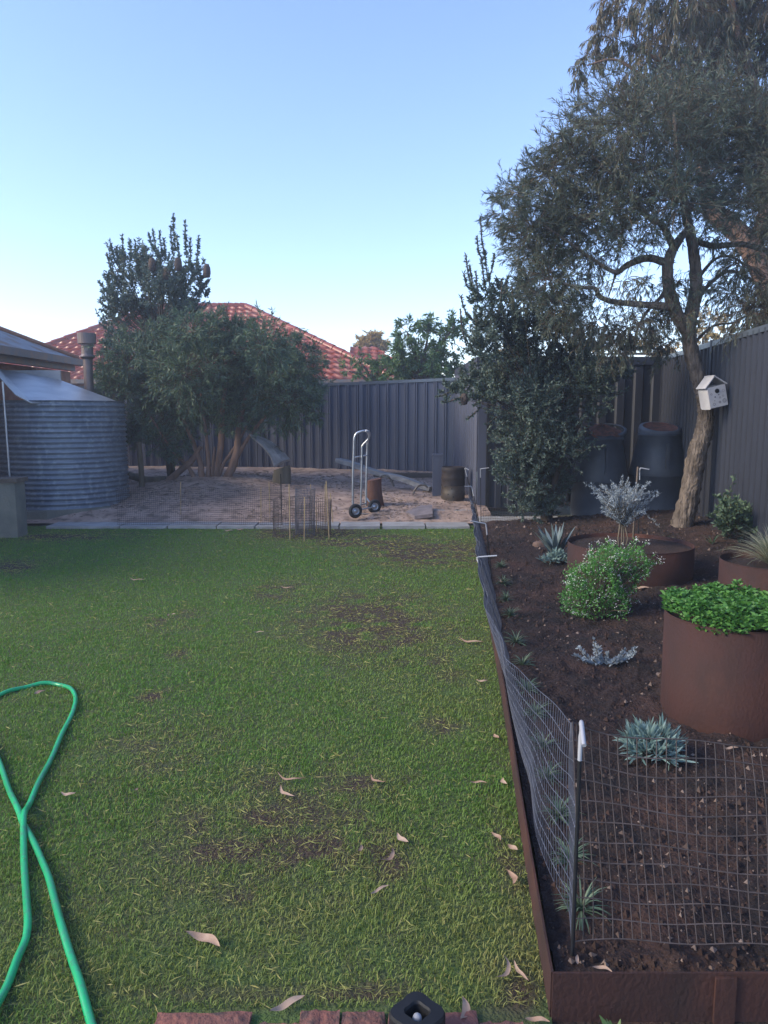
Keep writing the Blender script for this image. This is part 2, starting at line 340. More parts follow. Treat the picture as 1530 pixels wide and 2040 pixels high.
g = Geo(); n = 9000; x = -5+6.4*rng.random(n); y = 9.95+4.5*rng.random(n)**1.3
k = (rng.random(n) < .25+.75*(fbm(x, y, 1.3, 61) > .52)); x, y = x[k], y[k]; n = len(x)
az = rng.random(n)*6.28; D = np.stack([np.cos(az), np.sin(az), .15*rng.normal(size=n)], 1)
g.leaves(np.stack([x, y, sand_z(x, y)+.008], 1), D, .03+.08*rng.random(n)**2, .008+.008*rng.random(n), rng.random(n))
M['litter'] = mat('litter', (.10, .075, .06), None, rough=.9, var=(.32, .24, .18))
tag(g.build('leaf_litter', M['litter']), 'dry leaf litter scattered over the pale sand', 'leaf litter', kind='stuff')

# ------------------------------------------------------------------ corrugated sheets and fences
def profile(L, period, depth, kind='trap'):
    s = []; x = 0
    pts = {'trap': ((0, 0), (.56, 0), (.64, 1), (.72, 1), (.76, .45), (.80, 1), (.92, 1), (1, 0)), 'rib': ((0, 0), (.4, 0), (.5, 1), (.9, 1), (1, 0)),
           'sine': tuple((t/8, .5-.5*math.cos(t/8*6.283)) for t in range(8))}[kind]
    while x < L-1e-6:
        for a, d in pts[:-1] if kind != 'sine' else pts:
            if x+a*period < L: s.append((x+a*period, d*depth))
        x += period
    s.append((L, 0)); return np.array(s)
def corr(g, p0, p1, z0a, z0b, z1a, z1b, period=.19, depth=.03, kind='trap', flip=1):
    p0 = np.array(p0, float); p1 = np.array(p1, float); L = np.linalg.norm(p1-p0); d = (p1-p0)/L; nn = np.array([d[1], -d[0]])*flip
    s = profile(L, period, depth, kind); t = s[:, 0]/L
    xy = p0+d*s[:, :1]+nn*s[:, 1:]
    lo = np.column_stack([xy, z0a+(z0b-z0a)*t]); hi = np.column_stack([xy, z1a+(z1b-z1a)*t]); n = len(s)
    V = np.vstack([lo, hi]); F = [[i, i+1, n+i+1, n+i] for i in range(n-1)]
    g.add(V, F, .5, False); return g
def fence(name, label, pts, mt, capmt, period=.19, depth=.03):
    # pts: list of (x, y, zbase, ztop) stations; one panel between each pair
    t = thing(name, label, 'fence', (pts[0][0], pts[0][1], pts[0][2]))
    for a, b in zip(pts[:-1], pts[1:]):
        L = math.hypot(b[0]-a[0], b[1]-a[1]); dx, dy = (b[0]-a[0])/L, (b[1]-a[1])/L
        corr(Geo(), a[:2], b[:2], a[2], b[2], a[3], b[3], period, depth).build('fence_panel', mt, t)
        an = math.atan2(dy, dx); sl = math.atan2(b[3]-a[3], L)
        g = Geo(); V = []
        for e, (q) in ((0, a), (1, b)):
            for o_ in ((-.035, -.035), (.03, -.035), (.03, .022), (-.035, .022)):
                V.append([q[0]-dy*o_[0], q[1]+dx*o_[0], q[3]+o_[1]])
        g.add(V, [[0, 1, 5, 4], [1, 2, 6, 5], [2, 3, 7, 6], [3, 0, 4, 7], [3, 2, 1, 0], [4, 5, 6, 7]], .5, False); g.build('rail', capmt, t)
    for a in pts:
        Geo().box((a[0], a[1], (a[2]+a[3])/2+.006), (.075, .075, a[3]-a[2]+.05), rz=math.atan2(pts[1][1]-pts[0][1], pts[1][0]-pts[0][0])).build('post', mt, t)
    return t
# back fence, from the left to the little shed
def st(px, pyb, pyt, Y):
    b = A(px, pyb, Y); tt = A(px, pyt, Y); return (b[0], b[1], b[2], tt[2])
fence('metal_fence', 'long grey blue ribbed metal fence across the back of the yard behind the sand',
      [st(-250, 947, 775, 16.2), st(40, 946, 773, 15.9), st(290, 946, 770, 15.7), st(520, 945, 769, 15.4), st(720, 943, 763, 14.9), st(960, 940, 752, 14.3)], M['tin_fence'], M['fence_cap'])
# right boundary fence
def rf(Y): return 3.92-.134*(10.7-Y)
RZ = lambda Y: (.30+.012*(Y-6), 2.19)
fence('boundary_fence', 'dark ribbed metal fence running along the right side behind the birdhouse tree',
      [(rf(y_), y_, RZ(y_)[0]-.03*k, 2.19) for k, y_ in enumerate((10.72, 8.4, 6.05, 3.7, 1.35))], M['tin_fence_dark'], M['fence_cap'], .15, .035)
# shed: ribbed walls, door, flat roof with fascia
def shedwall():
    t = thing('garden_shed', 'dark grey metal garden shed behind the dense right hand shrub', 'shed', (2.6, 11.6, 0))
    x0 = A(955, 900, 10.75)[0]; x1 = rf(10.75)+.05; x2 = A(935, 900, 14.2)[0]; zt = 2.10
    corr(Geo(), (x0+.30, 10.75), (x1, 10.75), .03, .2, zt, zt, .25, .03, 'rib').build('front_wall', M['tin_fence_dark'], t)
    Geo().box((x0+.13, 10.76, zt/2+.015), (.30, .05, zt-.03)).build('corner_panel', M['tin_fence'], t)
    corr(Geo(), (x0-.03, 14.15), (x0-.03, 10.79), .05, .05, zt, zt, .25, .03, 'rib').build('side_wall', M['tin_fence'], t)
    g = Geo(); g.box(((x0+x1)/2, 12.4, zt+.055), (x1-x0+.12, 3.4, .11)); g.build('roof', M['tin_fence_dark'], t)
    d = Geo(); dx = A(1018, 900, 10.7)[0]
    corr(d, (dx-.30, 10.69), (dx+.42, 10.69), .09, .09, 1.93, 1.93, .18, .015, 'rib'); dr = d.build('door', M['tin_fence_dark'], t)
    f = Geo()
    for a in (-.33, .45): f.box((dx+a, 10.68, 1.0), (.045, .05, 1.93))
    f.box((dx+.06, 10.68, 1.985), (.85, .05, .05)); f.box((dx+.06, 10.66, .065), (.85, .07, .05)); f.build('door_frame', M['black'], t)
    Geo().box((dx-.22, 10.66, 1.02), (.03, .05, .12)).build('handle', M['black'], dr)
shedwall()
# low edge sheet in front of the right fence and a sleeper under the back fence
g = Geo(); a = A(1385, 1000, 8.9); b = A(1440, 1024, 8.0)
g.tubes(np.array([a, (a+b)/2+np.array([0, 0, .01]), b]), .025, 6); tag(g.build('fallen_branch', M['twig']), 'pale bare branch lying on the ground beside the birdhouse tree near the right fence', 'branch')
for i, (px0, px1, py, Y, dz) in enumerate(((655, 742, 962, 13.9, .20), (745, 865, 955, 13.8, .22))):
    p0 = A(px0, py, Y); p1 = A(px1, py-2, Y-.1); g = Geo()
    g.box((p0+p1)/2+np.array([0, 0, 0]), (np.linalg.norm(p1-p0), .12, dz), rz=math.atan2(p1[1]-p0[1], p1[0]-p0[0]))
    tag(g.build('sleeper', M['sleeper']), ['brown timber sleeper against the back fence, left of the leaning plank', 'brown timber sleeper against the back fence, behind the steel hoops'][i], 'sleeper', 'timber sleepers at the foot of the back fence')

# ------------------------------------------------------------------ houses
def tiled_face(g, a, b, c, d, rows, per=.30, lift=.085):
    # quad a,b (eave left,right) c,d (top right,left); stepped courses with rolled tiles
    a, b, c, d = [np.array(v, float) for v in (a, b, c, d)]; nn = nrm(np.cross(b-a, d-a)); wid = max(np.linalg.norm(b-a), np.linalg.norm(c-d))
    n = 0
    e = nrm(b-a)
    for r in range(rows):
        t0, t1 = r/rows, (r+1)/rows+.004
        l0, r0, l1, r1 = a+(d-a)*t0, b+(c-b)*t0, a+(d-a)*t1, b+(c-b)*t1
        s0 = (l0-a)@e; e0 = (r0-a)@e
        xs = np.linspace(s0, e0, max(3, int((e0-s0)/per*7))); tt = (xs-s0)/(e0-s0+1e-9)
        ph = .5+.5*np.cos(2*np.pi*xs/per); hgt = lift*(.35+.65*ph**1.5)
        low = l0+(r0-l0)*tt[:, None]+nn*(hgt+lift*.8)[:, None]
        top = l1+(r1-l1)*tt[:, None]+nn*(hgt*.9)[:, None]; bot = l0+(r0-l0)*tt[:, None]
        m = len(xs); V = np.vstack([bot, low, top])
        F = [[i, i+1, m+i+1, m+i] for i in range(m-1)]+[[m+i, m+i+1, 2*m+i+1, 2*m+i] for i in range(m-1)]
        g.add(V, F, .5, True)
def neighbour():
    E = 2.35
    t = thing('tiled_house', 'neighbouring house with a red terracotta tiled hip roof beyond the back fence', 'house', (-4, 27, 0))
    fy = 22.5
    # roof corners
    L = A(20, 757, fy)[0]; Rr = A(790, 757, fy)[0]; ap = A(490, 613, 27.0); al = A(395, 618, 27.0)
    wl = A(-40, 712, 27.8)
    zr = ap[2]; by = 31.5
    a = (L-1.6, fy, E); b = (Rr, fy, E)
    rl = (al[0]-1.4, 27.0, zr)
    g = Geo()
    tiled_face(g, a, b, tuple(ap), (rl[0], 27.0, ap[2]), 16)
    g.build('roof', M['tile'], t)
    g = Geo(); tiled_face(g, b, (Rr, by, E), tuple(ap), tuple(ap+np.array([0, .01, 0])), 16); g.build('roof', M['tile'], t)
    g = Geo(); tiled_face(g, (L-1.6, by, E), a, (rl[0], 27, zr), (rl[0], 27.01, zr), 16); g.build('roof', M['tile'], t)
    g = Geo(); tiled_face(g, (Rr, by, E), (L-1.6, by, E), (rl[0], 27.02, zr), tuple(ap+np.array([0, .02, 0])), 16); g.build('roof', M['tile'], t)
    g = Geo()
    for p, q in ((b, ap), (a, rl), (rl, ap)):
        p = np.array(p, float)+np.array([0, 0, .05]); q = np.array(q, float)+np.array([0, 0, .05]); n = 16
        for k in range(n):
            s0 = p+(q-p)*k/n; s1 = p+(q-p)*(k+1.08)/n
            g.tubes(np.array([s0, s1]), np.array([[.13, .105]]), 8)
    g.build('ridge_tiles', M['tile'], t)
    Geo().box(((L+Rr)/2-.8, (fy+by)/2, E/2), (Rr-L+.6, by-fy-1.2, E-.02)).build('wall', M['brickwall'], t)
    Geo().box(((L+Rr)/2-.8, fy-.06, E-.02), (Rr-L+1.5, .12, .12)).build('gutter', M['gutter'], t)
    # lower wing to the right
    g = Geo(); a2 = (Rr-1.5, 23.4, E); b2 = (Rr+.9, 23.4, E); top = A(720, 694, 26.0)[2]
    tiled_face(g, a2, b2, (b2[0]-1.6, 26.0, top), (a2[0], 26.0, top), 9); g.build('roof', M['tile'], t)
    Geo().box((Rr-.3, 26.2, E/2), (1.8, 4.6, E-.03)).build('wall', M['brickwall'], t)
neighbour()
def outbuilding():
    t = thing('tin_roofed_house', 'low building with grey corrugated roof behind the water tank at the left edge', 'building', (-8, 13, 0))
    c = np.array([-5.78, 14.5, 2.42])
    # roof: east slope (faces the yard) and north slope, corrugated, hip between
    def slope(p, q, r, s_, n):      # p,q along eave; s_,r along top
        g = Geo(); p, q, r, s_ = [np.array(v, float) for v in (p, q, r, s_)]; nn = nrm(np.cross(q-p, s_-p)); nn = nn*np.sign(nn[2])
        x = np.linspace(0, 1, n); off = .012*np.cos(np.arange(n)*np.pi/2)
        lo = p+(q-p)*x[:, None]+nn*off[:, None]; hi = s_+(r-s_)*x[:, None]+nn*off[:, None]
        return g.add(np.vstack([lo, hi]), [[i, i+1, n+i+1, n+i] for i in range(n-1)], .5, True)
    k = 3.0
    slope((c[0], 5, c[2]), c, (c[0]-k, c[1]-k, c[2]+.46*k), (c[0]-k, 5, c[2]+.46*k), 240).build('roof', M['zinc_roof'], t)
    slope(c, (c[0]-2*k, c[1], c[2]), (c[0]-k-.01, c[1]-k, c[2]+.46*k), (c[0]-k, c[1]-k, c[2]+.46*k), 240).build('roof', M['zinc_roof'], t)
    slope((c[0]-2*k, c[1], c[2]), (c[0]-2*k, 5, c[2]), (c[0]-k, 5, c[2]+.46*k), (c[0]-k, c[1]-k, c[2]+.46*k), 240).build('roof', M['zinc_roof'], t)
    g = Geo(); g.tubes(np.array([c+[0, 0, .03], c+[-k, -k, .46*k+.03]]), .045, 8); g.tubes(np.array([c+[-k, -k, .46*k+.03], [c[0]-k, 5, c[2]+.46*k+.03]]), .045, 8); g.build('ridge_cap', M['rust_dark'], t)
    Geo().box((c[0]+.05, 9.8, c[2]-.055), (.12, 9.5, .12)).build('gutter', M['gutter'], t)
    Geo().box((c[0]-.10, 9.8, c[2]-.16), (.10, 9.3, .10)).build('fascia', M['gutter'], t)
    Geo().box((c[0]-3, 9.7, (c[2]-.2)/2), (5.3, 9.1, c[2]-.2)).build('wall', M['brickwall'], t)
    g = Geo(); g.box((c[0]-.16, 13.7, c[2]-.42), (.06, 1.4, .38)); g.build('beam', M['rust_dark'], t)
outbuilding()
# ------------------------------------------------------------------ water tank, plinth, flue
tc_ = A(128, 900, 10.95); tc_[2] = 0
t = thing('water_tank', 'round galvanised corrugated rainwater tank on a concrete plinth', 'water tank', (tc_[0], tc_[1], .13))
prof = []
zz = np.linspace(.135, 1.60, 330); rr = .865+.014*np.cos((zz-.135)/.070*6.283)
Geo().lathe(np.column_stack([rr, zz]), (tc_[0], tc_[1], 0), 96).build('tank_wall', M['zinc'], t)
Geo().lathe([(0, 1.598), (.5, 1.598), (.86, 1.590)], (tc_[0], tc_[1], 0), 48).build('tank_top', M['zinc'], t)
g = Geo(); P = [A(-60, 725, 11.7), A(0, 735, 11.7), A(120, 757, 11.75), A(238, 801, 11.0), A(62, 802, 10.0), A(30, 785, 9.95), A(0, 752, 9.95), A(-60, 742, 10.0)]
P = np.array(P); F = [[1, 2, 4], [2, 3, 4], [1, 4, 5], [1, 5, 6], [0, 1, 6], [0, 6, 7]]
g.add(P, F, .5, False); g.add(P-np.array([0, 0, .012]), [f[::-1] for f in F], .5, False); n8 = 8
g.add(np.vstack([P, P-np.array([0, 0, .012])]), [[i, i+n8, (i+1) % n8+n8, (i+1) % n8] for i in range(n8)], .5, False)
g.build('cover_sheet', M['lead'], t)
g = Geo(); a, b = A(-60, 726, 11.7), A(120, 746, 11.75); g.box((a+b)/2+[0, .04, -.09], (np.linalg.norm(b-a), .03, .16), rz=0); g.build('flashing', M['lead'], t)
g = Geo(); x0 = tc_[0]
g.poly_slab([(-8, 9.95, .13), (x0+.15, 9.95, .13), (x0+.95, 10.6, .13), (x0+.95, 11.9, .13), (-8, 11.9, .13)], .17)
tag(g.build('tank_plinth', M['concrete_old']), 'low stained concrete plinth under the corrugated water tank', 'plinth')
fl = A(178, 780, 12.2); t = thing('flue_pipe', 'brown metal flue pipe with round cowl standing behind the water tank', 'flue', (fl[0], fl[1], .3))
zf = lambda py: A(178, py, 12.2)[2]
Geo().lathe([(.072, .3), (.072, zf(715))], (fl[0], fl[1], 0), 20).build('pipe', M['flue'], t)
g = Geo(); g.lathe([(.075, zf(716)), (.118, zf(711)), (.092, zf(706)), (.090, zf(690)), (.092, zf(686)), (.138, zf(685)), (.142, zf(664)), (.12, zf(664)), (.11, zf(668)), (0, zf(670))], (fl[0], fl[1], 0), 24); g.smooth = [False]; g.build('cowl', M['flue'], t)
p = A(5, 760, 9.6); q = A(20, 958, 9.6)
tag(Geo().tubes(np.array([p, (p+q)/2, q-[0, 0, .3]]), .013, 8).build('pole', M['alloy']), 'thin pale metal pole leaning in front of the water tank at the left edge', 'pole')
# grey planter box at left edge
t = thing('raised_planter', 'olive grey raised planter box at the left edge in front of the water tank', 'planter', G(0, 1075))
fx = G(36, 1072); w0 = 1.3
Geo().box((fx[0]-w0/2, fx[1]+.12, .32), (w0, .24, .64)).build('box', M['concrete_old'], t)
Geo().box((fx[0]-w0/2+.01, fx[1]+.12, .665), (w0+.05, .28, .05)).build('capping', M['sleeper'], t)

# ------------------------------------------------------------------ path pavers
xs_ = [(90, 235), (238, 330), (333, 428), (431, 505), (508, 590), (593, 672), (675, 755), (760, 845), (848, 934)]
lab = ['at the tank end of the path', 'second from the tank end', 'below the left edge of the bush', 'below the bush trunks', 'left of the wire tree guard', 'behind the wire tree guard', 'under the hand truck, palest', 'right of the hand truck', 'at the end nearest the wire mesh fence']
for i, (a, b) in enumerate(xs_):
    pa = G(a, 1049, .035); pb = G(b, 1049, .035); dy = .045*i*.0; j = random.uniform(-.01, .01)
    far_ = .36 if i != 6 else .40
    g = Geo(); g.box(((pa[0]+pb[0])/2+.01, pa[1]+far_/2+j-.02*i/9, .012+.01*random.random()), (pb[0]-pa[0], far_, .05), rz=random.uniform(-.012, .012))
    tag(g.build('paving_slab', M['concrete']), 'grey concrete paving slab '+lab[i], 'paving slab', 'concrete slabs along the far edge of the lawn')
for i, (a, b) in enumerate(((962, 1046), (1049, 1135))):
    pa = G(a, 1044, .05); pb = G(b, 1044, .05)
    g = Geo(); g.box(((pa[0]+pb[0])/2, pa[1]+.36, .025), (pb[0]-pa[0], .70, .05))
    tag(g.build('paving_slab', M['concrete']), 'grey concrete slab '+['in front of the shed door', 'under the dense shrub beside the shed door'][i], 'paving slab', 'concrete slabs in front of the shed')
g = Geo(); a = G(862, 1020, .07); b = G(935, 1020, .07); g.box(((a[0]+b[0])/2, a[1]+.45, .045), (b[0]-a[0], .9, .10))
tag(g.build('keg_slab', M['concrete']), 'light concrete slab under the burnt steel keg', 'slab')
g = Geo(); P = np.array([A(808, 1016, 10.15), A(826, 1026, 9.95), A(862, 1016, 9.95), A(861, 999, 10.45), A(838, 1003, 10.45)]); P[:, 2] = [.10, .07, .10, .16, .15]
g.poly_slab(P[::1], .045); tag(g.build('broken_slab', M['slab_red']), 'broken reddish slab lying tilted on the sand beside the keg', 'slab')
# bricks at the bottom
def brick(px0, px1, w, d, lab_, yoff=0, rz=0):
    yb = 1.635+yoff; x = (px0+px1)/2; cx = A(x, 2010, yb)[0]; g = Geo()
    W2, D2 = w/2, d/2; n = 6
    V = []; top = []
    xs = np.linspace(-W2, W2, 9); ys = np.linspace(-D2, D2, 7)
    X, Yy = np.meshgrid(xs, ys); ed = np.minimum(W2-np.abs(X), D2-np.abs(Yy)); Z = np.where(ed < 1e-4, -.006, 0)+.003*rng.normal(size=X.shape)
    X = X+.0015*rng.normal(size=X.shape); Yy = Yy+.0015*rng.normal(size=X.shape)
    V = np.stack([X, Yy, Z], -1).reshape(-1, 3); id_ = np.arange(63).reshape(7, 9)
    F = np.stack([id_[:-1, :-1], id_[:-1, 1:], id_[1:, 1:], id_[1:, :-1]], -1).reshape(-1, 4)
    c = np.array([cx, yb-D2, .022+random.uniform(-.003, .003)])
    g.add(rot(V, 0, 0, rz)+c, F, .5, True); g.box(c-[0, 0, .04], (w-.003, d-.003, .07), rz=rz)
    tag(g.build('brick', M['brick']), lab_, 'brick', 'paving bricks at the near edge of the lawn')
brick(318, 500, .225, .12, 'long red brick at the left end of the brick row', 0, .02)
brick(512, 592, .098, .22, 'red brick partly under a dry gum leaf', -.03, -.05)
brick(598, 675, .095, .22, 'dark red brick right of the leaf covered one', 0.01, -.02)
brick(682, 768, .104, .22, 'dark red brick left of the black plastic cap', 0.005, .01)
brick(774, 858, .104, .22, 'red brick hidden under the black plastic cap', 0, 0)
brick(864, 950, .104, .22, 'red brick right of the black plastic cap', 0.0, .01)
brick(957, 1042, .104, .22, 'last red brick before the rusted steel edging', -.03, .01)
g = Geo(); g.box((.3, 1.3, -.02), (3, .72, .04)); tag(g.build('paving_bed', M['soil']), kind='structure')
# black plastic cap with hole
c = A(831, 2048, 1.55); c[2] = .05; t = thing('plastic_cap', 'black plastic knob with a round hole and white pin at the bottom edge', 'knob', (c[0], c[1], .02))
a8 = np.arange(64)*2*np.pi/64; rr8 = .058*(1+.11*np.cos(4*a8)); g = Geo(); k = 64; rings = [(.5, -.02), (.5, .04), (1.0, .045), (1.0, .088), (.94, .095), (.48, .097), (.42, .092), (.38, .06), (0.001, .055)]
V = np.concatenate([np.stack([c[0]+rr8*s__*np.cos(a8), c[1]+rr8*s__*np.sin(a8), np.full(k, z__)], 1) for s__, z__ in rings])
g.add(V, [[i*k+j, i*k+(j+1) % k, (i+1)*k+(j+1) % k, (i+1)*k+j] for i in range(len(rings)-1) for j in range(k)], .5, False); g.build('cap', M['black'], t)
Geo().lathe([(0.011, .055), (.011, .08), (.008, .086), (0, .087)], (c[0], c[1], 0), 16).build('pin', M['white'], t)

# ------------------------------------------------------------------ hose
pa = [(200, 2110), (185, 2045), (165, 1975), (145, 1910), (125, 1850), (112, 1800), (95, 1740), (75, 1690), (50, 1645), (38, 1615), (20, 1575), (0, 1520), (-30, 1455), (-75, 1410), (-110, 1405), (-90, 1425), (-50, 1412), (-20, 1393), (0, 1382), (40, 1368), (80, 1360), (115, 1360), (140, 1370), (150, 1385), (147, 1410), (130, 1445), (110, 1490), (85, 1540), (62, 1590), (50, 1625), (47, 1660), (48, 1720), (52, 1780), (55, 1840), (45, 1880), (25, 1930), (0, 1985), (-30, 2045)]
P = np.array([G(x, y, .025) for x, y in pa]); P = cr(P, 10)
P[:, 2] = .018; xc = G(48, 1640, .025)
dist = np.linalg.norm(P[:, :2]-xc[:2], axis=1); second = np.arange(len(P)) > len(P)*.5
P[:, 2] += np.where(second, .024*np.exp(-(dist/.12)**2), 0); P[:, 2] += .004*np.sin(np.arange(len(P))*.35)
tag(Geo().tubes(P, .0108, 12).build('garden_hose', M['hose']), 'bright green garden hose looped and crossing itself on the lawn at the lower left', 'hose')

# ------------------------------------------------------------------ steel edging
t = thing('steel_edging', 'low rusted steel edging around the dark garden bed', 'garden edging', (edgeX(1.635), 1.635, 0))
g = Geo(); ys = np.linspace(1.632, 9.42, 60); th = .006
V = []
for y in ys:
    x = edgeX(y)+.004*math.sin(y*2.1); V += [[x-th/2, y, -.02], [x-th/2, y, .128], [x+th/2, y, .128], [x+th/2, y, -.02]]
n = len(ys); F = [[i*4+j, (i+1)*4+j, (i+1)*4+(j+1) % 4, i*4+(j+1) % 4][::-1] for i in range(n-1) for j in range(3)]+[[0, 1, 2, 3], [(n-1)*4+3, (n-1)*4+2, (n-1)*4+1, (n-1)*4]]
g.add(V, F, .5, False); g.build('side_strip', M['corten'], t)
x0 = edgeX(1.63); Geo().box((x0+1.6, 1.63-.0, .053), (3.2, .006, .150), rz=0).build('front_strip', M['corten'], t)
g = Geo(); g.box((x0+.41, 1.624, .055), (.05, .008, .13)); g.build('joiner', M['corten'], t)

# ------------------------------------------------------------------ wire mesh
def wire_mesh(g, top, bot, step, rows, r, wav=.006, sag=None):
    # top/bot polylines (N,3) resampled; vertical wires every step, `rows` horizontals
    seg = np.linalg.norm(np.diff(bot, axis=0), axis=1); s = np.concatenate([[0], np.cumsum(seg)]); L = s[-1]; n = int(L/step)+1
    q = np.linspace(0, L, n); T = np.stack([np.interp(q, s, top[:, k]) for k in range(3)], 1); B = np.stack([np.interp(q, s, bot[:, k]) for k in range(3)], 1)
    K = np.linspace(0, 1, rows); grid = B[None]+(T-B)[None]*K[:, None, None]
    grid = grid+wav*np.stack([np.sin(q[None]*9+K[:, None]*4), np.sin(q[None]*7+K[:, None]*3), .7*np.sin(q[None]*17+K[:, None]*9)], -1)
    g.tubes(grid, r, 4, cap=False)
    g.tubes(grid.transpose(1, 0, 2), r*.85, 3, cap=False)
stx, sty = G(1140, 1905, .1)[:2]
# long mesh along the edging
tp = [G(1146, 1440, .66), G(1110, 1412, .63), G(1075, 1378, .62), G(1040, 1342, .61), G(1008, 1305, .60), G(984, 1250, .60), G(966, 1200, .60), G(957, 1150, .60), G(950, 1112, .61), G(948, 1075, .60), G(943, 1042, .60), G(940, 1012, .60), G(935, 985, .60)]
tp = cr(np.array(tp), 6)
bt = tp.copy(); bt[:, 2] = .11; bt[:, 0] = np.maximum(tp[:, 0], edgeX(tp[:, 1]))+.03
bt[:, 0] = edgeX(tp[:, 1])+.03+.05*np.exp(-((tp[:, 1]-1.72)/.3)**2)
bt[0] = [stx, sty, .1]
t = thing('wire_mesh_fence', 'long leaning roll of welded wire mesh along the lawn edge of the garden bed', 'mesh fence', (stx, sty, .1))
g = Geo(); wire_mesh(g, tp, bt, .024, 12, .0014, .007)
tpb = tp[22:].copy(); btb = bt[22:].copy(); tpb[:, 0] += .018; tpb[:, 2] -= .03; btb[:, 0] += .02
wire_mesh(g, tpb, btb, .024, 12, .0014, .009); g.build('mesh', M['wire_blue'], t)
a = G(1146, 1440, .66); b = A(1700, 1500, 1.66); b[2] = .52
tp2 = np.array([a, G(1210, 1456, .63), G(1300, 1470, .61), G(1400, 1478, .60), G(1530, 1487, .59), G(1650, 1493, .58)]); tp2 = cr(tp2, 5)
bt2 = tp2.copy(); bt2[:, 2] = .10; bt2[:, 1] = np.linspace(sty, 1.70, len(bt2)); bt2[0] = [stx, sty, .1]
bt2[:, 2] = .14
t = thing('wire_mesh_front', 'short welded wire mesh panel across the near end of the garden bed', 'mesh fence', (stx+.3, sty, .1)); t.name = 'wire_mesh_fence'
g = Geo(); wire_mesh(g, tp2, bt2, .0235, 12, .0019, .009); g.build('mesh', M['wire'], t)
# stakes: black post with whitish hooked top
def peg(base, top, hook, r, label, cap=.0):
    t = thing('hooked_stake', label, 'stake', base, 'hooked steel stakes holding the wire mesh')
    base, top, hook = [np.array(v, float) for v in (base, top, hook)]
    k = base+(top-base)*.84
    Geo().tubes(np.array([base-[0, 0, .05], base+(top-base)*.4, k]), r, 8).build('post', M['black'], t)
    hd_ = nrm(hook-top); rad = r*2.2
    P = [k, k+(top-k)*.6]+[top+np.array([0, 0, -rad])+hd_*rad*(1-math.cos(a_))+np.array([0, 0, 1])*rad*math.sin(a_) for a_ in (0, .5, 1.0, 1.57)]+[hook]
    Geo().tubes(np.array(P), r*1.08, 8).build('hook', M['white'], t)
tpk = A(1158, 1434, sty); peg((stx, sty, .08), tpk, tpk+[-.012, -.075, -.03], 0.005, 'nearest stake, thick black with a pale hooked top at the front corner of the bed')
def farpeg(px, py, Y, hx, hy, label, zb=.08):
    tpp = A(px, py, Y); hk = A(hx, hy, Y-.02); peg((max(tpp[0]+.02, edgeX(min(Y, 9.4))+.05), Y, zb), tpp, hk, .0045, label)
farpeg(950, 1110, 4.36, 990, 1107, 'white hooked stake by the row of strappy plants, second from the camera')
farpeg(968, 1043, 5.6, 937, 1038, 'white hooked stake whose hook points left over the lawn')
farpeg(957, 934, 9.2, 974, 932, 'tall hooked stake in front of the shed corner')
farpeg(940, 969, 7.6, 926, 969, 'hooked stake right of the keg with a short left pointing hook')
farpeg(926, 932, 9.3, 934, 936, 'leaning stake between the keg and the shed corner')
# far mesh in front of the sand and the shed slabs
def low_mesh(px0, px1, py0, py1, h, label, step=.024, rows=20):
    a, b = G(px0, py0), G(px1, py1); n = 20; bt_ = np.linspace(a, b, n); tp_ = bt_.copy(); tp_[:, 2] = h+.02*np.sin(np.arange(n)*.8)
    bt_[:, 2] = .02; t = thing('low_wire_fence', label, 'mesh fence', a); g = Geo(); wire_mesh(g, tp_, bt_, step, rows, .0019, .003); g.build('mesh', M['wire'], t)
low_mesh(235, 562, 1052, 1052, .50, 'fine low wire mesh fence between the lawn and the sand')
low_mesh(958, 1130, 1047, 1047, .22, 'low wire mesh strip in front of the shed slabs', .03, 7)
# tree guard
gc = G(592, 1068); t = thing('wire_tree_guard', 'round wire mesh guard standing in the bare dirt patch at the end of the lawn', 'tree guard', gc)
g = Geo()
def ring(r, h, step, c):
    n = int(2*np.pi*r/step); aa = np.arange(n)*2*np.pi/n
    V0 = np.stack([c[0]+r*np.cos(aa), c[1]+r*np.sin(aa), np.zeros(n)], 1); P_ = np.stack([V0, V0+[0, 0, h/2], V0+[0.01, 0, h]], 1); g.tubes(P_, .002, 3, cap=False)
    for z in np.arange(0, h+.01, .03):
        a2 = np.linspace(0, 2*np.pi, 30); g.tubes(np.stack([c[0]+r*np.cos(a2), c[1]+r*np.sin(a2), np.full(30, z+.005)], 1), .0018, 3, cap=False)
ring(.115, .56, .018, gc+[.09, .05, 0]); g.build('mesh', M['wire_blue'], t)
t2 = thing('wide_wire_ring', 'wider rusty wire mesh ring around the narrow guard', 'tree guard', gc); g = Geo(); ring(.34, .42, .03, gc+[.05, .1, 0]); g.build('mesh', M['wire'], t2)
for i, (x, y0, y1, dx, lb) in enumerate(((578, 1078, 965, -2, 'left of the wire guard, leaning'), (606, 1080, 990, 1, 'in front of the wire guard'), (618, 1055, 965, 1, 'behind the wire guard'), (631, 1060, 1010, -1, 'short, between the guard and the tallest stake'), (656, 1075, 958, -6, 'tallest, right of the wire guard'), (664, 1048, 982, -6, 'thin and rightmost by the guard'),
                                         (360, 1035, 960, 0, 'alone in the sand below the bush'), (538, 1040, 960, -2, 'left of the black steel post, in the sand'), (520, 1040, 970, 0, 'second in the sand left of the black post'), (648, 1050, 965, 0, 'upright just left of the tallest one'), (636, 985, 952, 4, 'short crossed one on the sand near the fence'))):
    yb = G(x, y0)[1]; b = G(x, y0); tt = A(x+dx, y1, yb)
    tag(Geo().tubes(np.array([b-[0, 0, .02], (b+tt)/2, tt]), .0055, 6).build('bamboo_stake', M['stake']), 'thin bamboo stake '+lb, 'garden stake', 'bamboo stakes at the end of the lawn')
